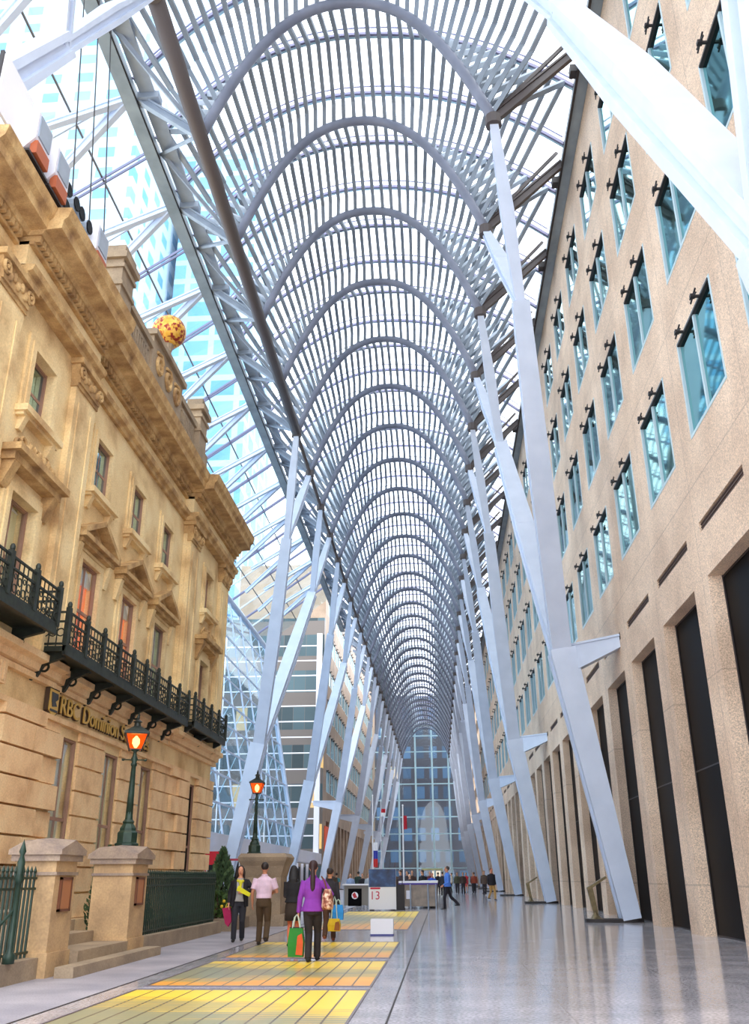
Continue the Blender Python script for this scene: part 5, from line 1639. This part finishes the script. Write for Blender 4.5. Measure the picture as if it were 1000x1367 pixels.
q = MB(); q.tube([(-0.06, 0, 0.34), (0.0, 0, 0.48), (0.05, 0, 0.36)], 0.012, n=6); q.build('handle', cloth((220, 200, 60)), t)


def tote(name, lab, loc, w, d, h, cols, hl):
    t = thing(name, lab, 'bag', loc)
    q = MB()
    q.add([(-w * .48, -d / 2, 0), (w * .48, -d / 2, 0), (w * .48, d / 2, 0), (-w * .48, d / 2, 0), (-w * .52, -d * .55, h * .5), (w * .52, -d * .55, h * .5), (w * .52, d * .55, h * .5), (-w * .52, d * .55, h * .5), (-w * .42, -d * .3, h), (w * .42, -d * .3, h), (w * .42, d * .3, h), (-w * .42, d * .3, h)],
          [(3, 2, 1, 0), (0, 1, 5, 4), (1, 2, 6, 5), (2, 3, 7, 6), (3, 0, 4, 7), (4, 5, 9, 8), (5, 6, 10, 9), (6, 7, 11, 10), (7, 4, 8, 11), (8, 9, 10, 11)])
    q.build('body', cloth(cols[0]), t)
    if len(cols) > 1:
        q = MB(); q.prism([(w * .02, h * .08), (w * .46, h * .06), (w * .49, h * .5), (w * .40, h * .8), (w * .12, h * .72)], 1, -d * .58, -d * .545); q.build('printed_patch', cloth(cols[1]), t)
    if len(cols) > 2:
        q = MB(); q.add([(-w * .43, -d * .32, h * .84), (w * .43, -d * .32, h * .84), (w * .43, d * .32, h * .84), (-w * .43, d * .32, h * .84), (-w * .43, -d * .31, h * 1.01), (w * .43, -d * .31, h * 1.01), (w * .43, d * .31, h * 1.01), (-w * .43, d * .31, h * 1.01)], [(0, 1, 5, 4), (1, 2, 6, 5), (2, 3, 7, 6), (3, 0, 4, 7), (4, 5, 6, 7)]); q.build('rim', cloth(cols[2]), t)
    for y in (-d * .25, d * .25):
        q = MB(); q.tube([(-w * .25, y, h * .98), (-w * .12, y, h + hl * .8), (0, 0, h + hl), (w * .12, y, h + hl * .8), (w * .25, y, h * .98)], 0.012, n=6); q.build('handle', cloth((190, 206, 190)), t)
    return t
tote('shopping_bag', 'green and orange shopping bag hanging from the purple-sweater woman\'s left hand', (-2.77, 18.5, 0.09), 0.29, 0.16, 0.50, [(36, 120, 40), (200, 84, 40), (40, 34, 30)], 0.22)
tote('blue_bag', 'bright blue plastic bag right of the purple-sweater woman', (-2.58, 24.1, 0.50), 0.26, 0.16, 0.34, [(44, 140, 214)], 0.12)
tote('yellow_bag', 'yellow and brown bag below the bright blue plastic bag', (-2.66, 24.0, 0.25), 0.30, 0.18, 0.28, [(206, 170, 30), (140, 84, 40)], 0.5)
t = thing('shoulder_bag', 'brown patterned shoulder bag on the purple-sweater woman\'s right side', 'bag', (-2.18, 18.46, 0.90))
q = MB(); q.tube([(0, 0, 0), (0, 0, 0.06), (0, 0, 0.26), (0, 0, 0.36)], [(0.10, 0.16), (0.12, 0.18), (0.10, 0.16), (0.06, 0.12)], n=14, side=(1, 0, 0)); q.build('body', noisy('brown_patterned_leather', [lin(120, 56, 40), lin(170, 110, 84), lin(226, 196, 170)], scale=16, rough=0.5, lo=0.4, hi=0.62)[0], t, smooth=True)
q = MB(); q.tube([(0, -0.10, 0.32), (-0.06, -0.05, 0.50), (-0.12, -0.02, 0.58), (-0.06, 0.06, 0.50), (0, 0.10, 0.32)], 0.014, n=6); q.build('strap', cloth((110, 60, 40)), t)
